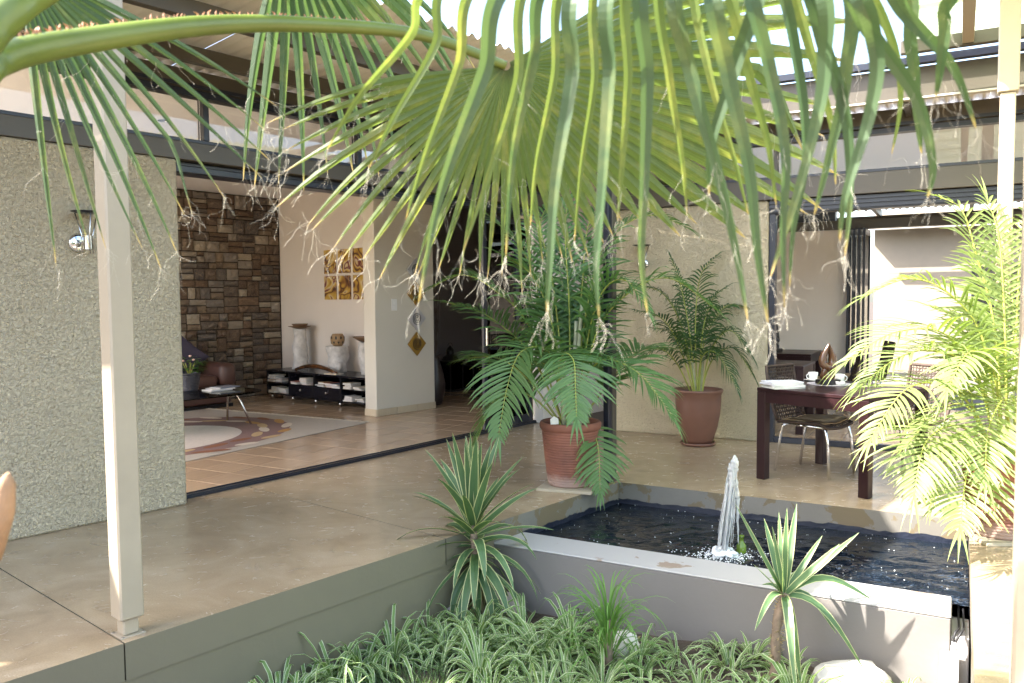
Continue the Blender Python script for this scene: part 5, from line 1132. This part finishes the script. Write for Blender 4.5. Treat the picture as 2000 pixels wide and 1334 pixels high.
for k, p in enumerate(spots):
    o = bpy.data.objects.new("spider_plant", SPM[k % 7]); col.objects.link(o); o.location = p; o.rotation_euler = (q.uniform(-.12, .12), q.uniform(-.12, .12), q.uniform(0, 6.28)); s_ = q.choice([.6, .75, .9, 1.0, 1.2]) * q.uniform(.92, 1.08); s_ = 1.25 if any(p is b_ for b_ in big) else s_; o.scale = (s_, s_, s_ * q.uniform(.85, 1.15))
    dl = {"at the foot of the large yucca": (p - yb).length - .12, "around the young yucca's trunk": (p - sb).length - .05, "crowding the fine grassy tuft": (p - gp).length - .05, "against the painted plinth": 3.44 - p.dot(NL), "at the foot of the pond wall": 4.44 - p.dot(NB)}
    wh = min(dl, key=dl.get); wh = wh if dl[wh] < .34 else "in the open middle of the bed"
    tag(o, ("large " if s_ > 1.2 else "small " if s_ < .8 else "") + "striped green and white spider plant " + wh, "plant", "spider plants in the bed")
gp = gz(1188, 1318, -.538); gt = thing("grassy_tuft", "tall fine-bladed green tuft rising above the spider plants", "plant", gp, off=tuple(gp)); q = random.Random(6)
for k in range(95):
    a = q.uniform(0, 6.283); el = q.uniform(.75, 1.45); hz = q.uniform(.0, .28); d = Vector((math.cos(a) * math.cos(el), math.sin(a) * math.cos(el), math.sin(el))); pts = droop_path(gp + Vector((0, 0, hz)), d, q.uniform(.3, .52), 9, q.uniform(.35, .8)); w_ = q.uniform(.007, .011)
    mb = MB(); mb.ribbon(pts, [w_] * 7 + [w_ * .8, w_ * .5, .0006], UPZ, .3); mb.build("blade", M['grassy'], gt)
mb = MB(); mb.tube([gp, gp + Vector((0, 0, .15)), gp + Vector((.01, 0, .3))], [.03, .022, .014], 8); mb.build("stem", M['bark'], gt, smooth=True)
mb = MB(); q = random.Random(91)
for k in range(5200):
    x = q.uniform(600, 1000) if k < 4200 else q.uniform(280, 1750); y = q.uniform(1270, 1400) ; p = gz(x, y, -.535)
    if p.dot(NL) > 3.4 or p.dot(NB) > 4.40: continue
    a = q.uniform(0, 6.28); d = Vector((math.cos(a) * .5, math.sin(a) * .5, 1)); L_ = q.uniform(.02, .055); mb.ribbon(droop_path(p, d, L_, 2, .5), [.004, .0035, .0005], Vector((math.cos(a), math.sin(a), .3)), .1)
o = mb.build("lawn_grass", M['lawn']); tag(o, "short rough grass between the spider plants", "grass", kind="stuff")
mb = MB()
for k in range(500):
    x = q.uniform(1150, 1800); y = q.uniform(1240, 1400); p = gz(x, y, -.535)
    if p.dot(NB) > 4.4: continue
    a = q.uniform(0, 6.28); d = Vector((math.cos(a), math.sin(a), .15)); mb.ribbon(droop_path(p, d, q.uniform(.04, .09), 3, .3), [.004, .014, .012, .001], UPZ, .1)
o = mb.build("leaf_litter", M['dry']); tag(o, "dry brown leaf litter on the soil below the pond wall", "litter", kind="stuff")

mb = MB(); q = random.Random(8)
for k in range(16):
    a_, b_ = q.uniform(.6, 6.4), q.uniform(3.55, 5.4); p = fl(a_, b_, .003); a = q.uniform(0, 6.28); d = Vector((math.cos(a), math.sin(a), .12)); mb.ribbon(droop_path(p, d, q.uniform(.012, .045), 3, .25), [.001, .005, .004, .0005], UPZ, .1)
for k in range(8):
    p = fb(q.uniform(-2.2, 1.2), q.uniform(6.0, 8.0), .003); a = q.uniform(0, 6.28); d = Vector((math.cos(a), math.sin(a), .12)); mb.ribbon(droop_path(p, d, q.uniform(.015, .05), 3, .25), [.001, .005, .004, .0005], UPZ, .1)
o = mb.build("leaf_debris", M['dry']); tag(o, "tiny dry leaf bits scattered over the patio floor", "litter", kind="stuff")
# ================================================================== FAN PALM hanging into the picture
fp0 = Vector((-1.2, 1.38, -.55)); fpalm = thing("fan_palm", "fan palm leaning in with thorny leaf stalks and drooping fan leaves", "palm", fp0, off=tuple(fp0)); q = random.Random(52)
mb = MB(); tp = [fp0 + Vector((.02 * math.sin(k * .5), .01 * k % .03, 2.25 * k / 20)) for k in range(21)]; mb.tube(tp, [.19 - .03 * k / 20 + .012 * (k % 2) for k in range(21)], 18); mb.build("trunk", M['bark'], fpalm, smooth=True)
for k in range(34):
    a = k * 2.4; zz = .25 + k * .05; d = Vector((math.cos(a), math.sin(a), .9)).normalized(); p = fp0 + Vector((math.cos(a) * .15, math.sin(a) * .15, zz)); mb = MB(); mb.tube([p, p + d * .07, p + d * .13], [.04, .03, .016], 7); mb.build("leaf_base", M['drybark'], fpalm)
mb = MB(); mb.tube([Vector((-1.02, 1.35, .93)), at(-25, 1075, 1.29), at(4, 1000, 1.27), at(12, 945, 1.26), at(16, 925, 1.255)], [.035, .026, .019, .014, .004], 9); mb.build("leaf_base", M['drybark'], fpalm, smooth=True)
def petiole(pts, rads, thorns=None):
    P = smooth_path(pts, 7); n = len(P); m0 = len(pts) - 1; W_ = []
    for i in range(n): u = i / (n - 1) * m0; k = min(int(u), m0 - 1); W_.append(rads[k] + (rads[k + 1] - rads[k]) * (u - k))
    mb = MB(); mb.tube(P, W_, 12); o = mb.build("fan_leaf", M['petiole'], fpalm, smooth=True)
    if thorns:
        tb = MB(); i0, i1 = thorns; L_ = 0
        for i in range(int(i0 * n), int(i1 * n) - 1):
            for s_ in range(4):
                if q.random() < .18: continue
                u = (s_ + q.random()) / 4; p = P[i].lerp(P[i + 1], u); t = (P[i + 1] - P[i]).normalized(); up_ = (UPZ - t * t.z).normalized(); r_ = W_[i]; sz = q.uniform(.5, 1.15) * (.016 - .010 * i / n)
                sd_ = t.cross(up_); b0 = p + up_ * r_ * .93 + sd_ * q.uniform(-.3, .1) * r_; tb.tube([b0 - up_ * .003, b0 + up_ * sz * .5 + t * sz * .15, b0 + up_ * sz + t * q.uniform(-.6, .9) * sz], [sz * .38, sz * .24, .0004], 5)
        tb.build("thorn", M['thorn'], o)["kind"] = "stuff"
    return o
def fibres(parent, starts, seed, n, L0=.03, L1=.12, r=.0002):
    q2 = random.Random(seed); mb = MB()
    for k in range(n):
        p, d = q2.choice(starts); p = p.copy(); d = (d + Vector((q2.uniform(-.6, .6), q2.uniform(-.4, .4), q2.uniform(-.6, .5)))).normalized(); L_ = q2.uniform(L0, L1); st = L_ / 11; pts = [p]; curl = Vector((q2.uniform(-1, 1), q2.uniform(-1, 1), q2.uniform(-1, 1))).normalized(); cs = q2.choice([0, .05, .1, .2, .45]) * q2.uniform(.6, 1.2)
        for j in range(11):
            d = (d + curl.cross(d) * cs + Vector((0, 0, -.16)) + Vector((q2.uniform(-.42, .42), q2.uniform(-.42, .42), q2.uniform(-.42, .42)))).normalized(); pts.append(pts[-1] + d * st)
        mb.tube(pts, r * q2.uniform(.7, 1.3), 3, caps=False)
    mb.build("fibre", M['fibre_w'], parent)["kind"] = "stuff"
def fan(parent, hub, e1, e2, a0, a1, n, RR, fused, g, mat, seed, tips=True, nf=60, cup=.10, tipg=None):
    q2 = random.Random(seed); da = math.radians(a1 - a0) / n; nrm = e1.cross(e2).normalized(); starts = []
    for i in range(n):
        deg = a0 + (a1 - a0) * (i + .5) / n; th_ = math.radians(deg); d = (e1 * math.cos(th_) + e2 * math.sin(th_)).normalized(); R_ = RR(deg) * q2.uniform(.93, 1.05); fz = (fused(deg) if callable(fused) else fused) * q2.uniform(.9, 1.1)
        K = 14; pts = []; W_ = []; cur = d.copy(); p = hub + d * .012; st = (R_ - .012) / K; wf = fz * R_ * da * 1.04; rr_ = .012
        gg = g * q2.uniform(.7, 1.35); kink = q2.random() < .12; jx = Vector((q2.uniform(-.05, .05), q2.uniform(-.05, .05), 0))
        for k in range(K + 1):
            u = k / K; pts.append(p - nrm * cup * (u * (1 - u)) * .5)
            if rr_ <= fz * R_: W_.append(max(.004, rr_ * da * 1.04))
            else: x = (rr_ - fz * R_) / (R_ - fz * R_); W_.append(max(.0012, wf * max(0.0, 1 - x) ** .75))
            if u > fz * .8:
                cur = (cur + Vector((0, 0, -gg * .16)) + jx * .25).normalized()
                if kink and abs(u - .75) < .05: cur = (cur + Vector((0, 0, -.8))).normalized()
            p = p + cur * st; rr_ += st
        kf = int(fz * K) + 1
        for kk in range(kf, K + 1, 2): starts.append((pts[kk], (pts[min(kk + 1, K)] - pts[kk - 1]).normalized()))
        for _ in range(7): starts.append((pts[-1] - cur * q2.uniform(0, .02), cur.copy()))
        mb = MB(); mb.ribbon(pts, W_, nrm, .85); mb.build("leaf_segment", mat, parent)
    if nf: fibres(parent, starts, seed + 9, nf)
def strips(parent, hub, lists, dd0, dd1, mat, seed, wid, nf=60):
    """long free segments of a fan leaf hanging straight down from the hub"""
    q2 = random.Random(seed); starts = []
    for L_ in lists:
        n = len(L_); dd = q2.uniform(-.12, .12); path = [hub] + [at(x, y, dd0 + dd + (dd1 - dd0) * i / (n - 1)) for i, (x, y) in enumerate(L_)]
        P = smooth_path(path, 14); m0 = len(P); W_ = []; i0 = 14
        for i in range(m0): u = i / (m0 - 1); x = i / i0; W_.append(wid * min(1, .15 + .85 * x) if i < i0 else max(.0014, wid * max(0.0, 1 - (i - i0) / (m0 - 1 - i0)) ** .62))
        nn = ((CAM - P[m0 // 2]).normalized() + Vector((q2.uniform(-.7, .7), 0, q2.uniform(-.1, .3)))).normalized()
        mb = MB(); mb.ribbon(P, W_, nn, .35); mb.build("leaf_segment", mat, parent)
        for k in range(m0 // 2, m0, 6): starts.append((P[k], Vector((0, 0, -1))))
        for _ in range(12): starts.append((P[-1], (P[-1] - P[-3]).normalized()))
    fibres(parent, starts, seed + 3, nf, .03, .09, .00016)
hub1 = at(988, 128, 2.12)
pe1 = petiole([Vector((-1.2, 1.38, 1.62)), at(-70, 170, 1.36), at(0, 116, 1.45), at(150, 82, 1.6), at(400, 50, 1.8), at(600, 48, 1.95), at(820, 68, 2.06), hub1], [.03, .030, .029, .026, .022, .018, .015, .011], (.28, .80))
def lut(tab):
    def f(x):
        if x <= tab[0][0]: return tab[0][1]
        for (a, u), (b_, v_) in zip(tab, tab[1:]):
            if x <= b_: return u + (v_ - u) * (x - a) / (b_ - a)
        return tab[-1][1]
    return f
R1 = lut([(-30, .95), (20, .98), (30, .84), (40, .64), (50, .55), (62, .56), (80, .60), (110, .62), (130, .72), (150, .70), (172, .62)])
F1 = lut([(-30, .62), (28, .64), (42, .74), (62, .62), (80, .47), (172, .45)])
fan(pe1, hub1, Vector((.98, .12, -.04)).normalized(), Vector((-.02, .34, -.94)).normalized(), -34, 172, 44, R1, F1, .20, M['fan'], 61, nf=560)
hub2 = at(1390, -310, 1.34)
pe2 = petiole([Vector((-1.2, 1.38, 1.66)), at(-90, 130, 1.3), at(0, 38, 1.34), at(130, -50, 1.42), at(600, -290, 1.42), at(1100, -360, 1.36), hub2], [.034, .033, .031, .029, .024, .018, .012])
S2 = [[(1012, -60), (945, 140), (885, 300), (850, 420), (818, 590)], [(1080, -60), (1040, 120), (1002, 300), (988, 500)], [(1140, -60), (1118, 150), (1086, 350), (1074, 520), (1068, 610)], [(1205, -60), (1192, 150), (1178, 350), (1166, 520), (1170, 620)], [(1258, -60), (1262, 150), (1258, 330), (1252, 500), (1264, 610)],
      [(1318, -60), (1350, 140), (1402, 330), (1440, 500), (1460, 625)], [(1385, -60), (1420, 140), (1462, 330), (1480, 500), (1500, 630)], [(1450, -60), (1500, 130), (1532, 300), (1528, 450), (1532, 600)], [(1510, -60), (1556, 130), (1572, 300), (1548, 450), (1542, 560)], [(1590, -60), (1612, 120), (1590, 260), (1545, 420), (1505, 540)],
      [(1560, -60), (1610, 90), (1652, 230), (1660, 380), (1650, 500)], [(1640, -60), (1710, 90), (1700, 220), (1652, 380), (1640, 470)], [(1625, -70), (1700, 60), (1790, 190), (1822, 320), (1812, 385)], [(1690, -70), (1770, 30), (1860, 130), (1906, 250)], [(1740, -70), (1780, 90), (1792, 220), (1800, 300)], [(1815, -70), (1846, 30), (1838, 130), (1828, 190)], [(1480, -60), (1440, 120), (1390, 280), (1385, 380)], [(1640, -60), (1650, 150), (1620, 300), (1590, 420)]]
S2b = [[(955, -60), (895, 130), (832, 300), (792, 430)], [(1046, -60), (1010, 160), (958, 330), (905, 490)], [(1110, -60), (1082, 150), (1048, 320), (1036, 440)], [(1172, -60), (1160, 160), (1136, 320), (1122, 470)], [(1232, -60), (1226, 160), (1214, 330), (1206, 430)], [(1288, -60), (1306, 150), (1330, 300), (1342, 420)], [(1352, -60), (1388, 150), (1432, 300), (1462, 420)], [(1418, -60), (1462, 140), (1500, 280), (1516, 400)], [(1530, -60), (1590, 120), (1626, 250), (1632, 360)], [(900, -60), (850, 90), (770, 230), (720, 330)], [(870, -60), (800, 70), (700, 190), (640, 290)], [(1660, -60), (1740, 70), (1760, 190), (1742, 300)]]
strips(pe2, hub2, S2b, 1.45, 1.62, M['fan'], 72, .021, nf=60)
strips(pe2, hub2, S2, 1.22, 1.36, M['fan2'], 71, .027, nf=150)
hub3 = at(40, -70, 1.95)
pe3 = petiole([Vector((-1.15, 1.42, 1.68)), at(-120, 60, 1.6), at(-60, -20, 1.8), hub3], [.022, .02, .016, .010])
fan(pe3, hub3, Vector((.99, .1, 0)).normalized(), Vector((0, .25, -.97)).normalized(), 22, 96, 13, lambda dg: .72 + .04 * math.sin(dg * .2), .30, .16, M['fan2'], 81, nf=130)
hub4 = at(560, -150, 2.35)
pe4 = petiole([Vector((-1.15, 1.45, 1.72)), at(0, -40, 1.7), at(300, -170, 2.1), hub4], [.024, .022, .017, .010])
fan(pe4, hub4, Vector((.97, .2, .05)).normalized(), Vector((.05, .45, -.89)).normalized(), 20, 118, 15, lambda dg: .76, .36, .5, M['fan2'], 91, nf=110)

# crown leaves overhead, above the picture, that shade the ones below
for k, (hp_, d1, d2, sd_) in enumerate(((Vector((-.62, 1.75, 2.72)), Vector((.9, .35, .1)), Vector((-.3, .9, -.2)), 101),)):
    pe = petiole([Vector((-1.15, 1.42, 1.75)), Vector((-1.0, 1.5, 2.3)), hp_], [.024, .018, .01]); fan(pe, hp_, d1.normalized(), d2.normalized(), -70, 150, 36, lambda dg: .85, .55, .3, M['fan2'], sd_, nf=0)
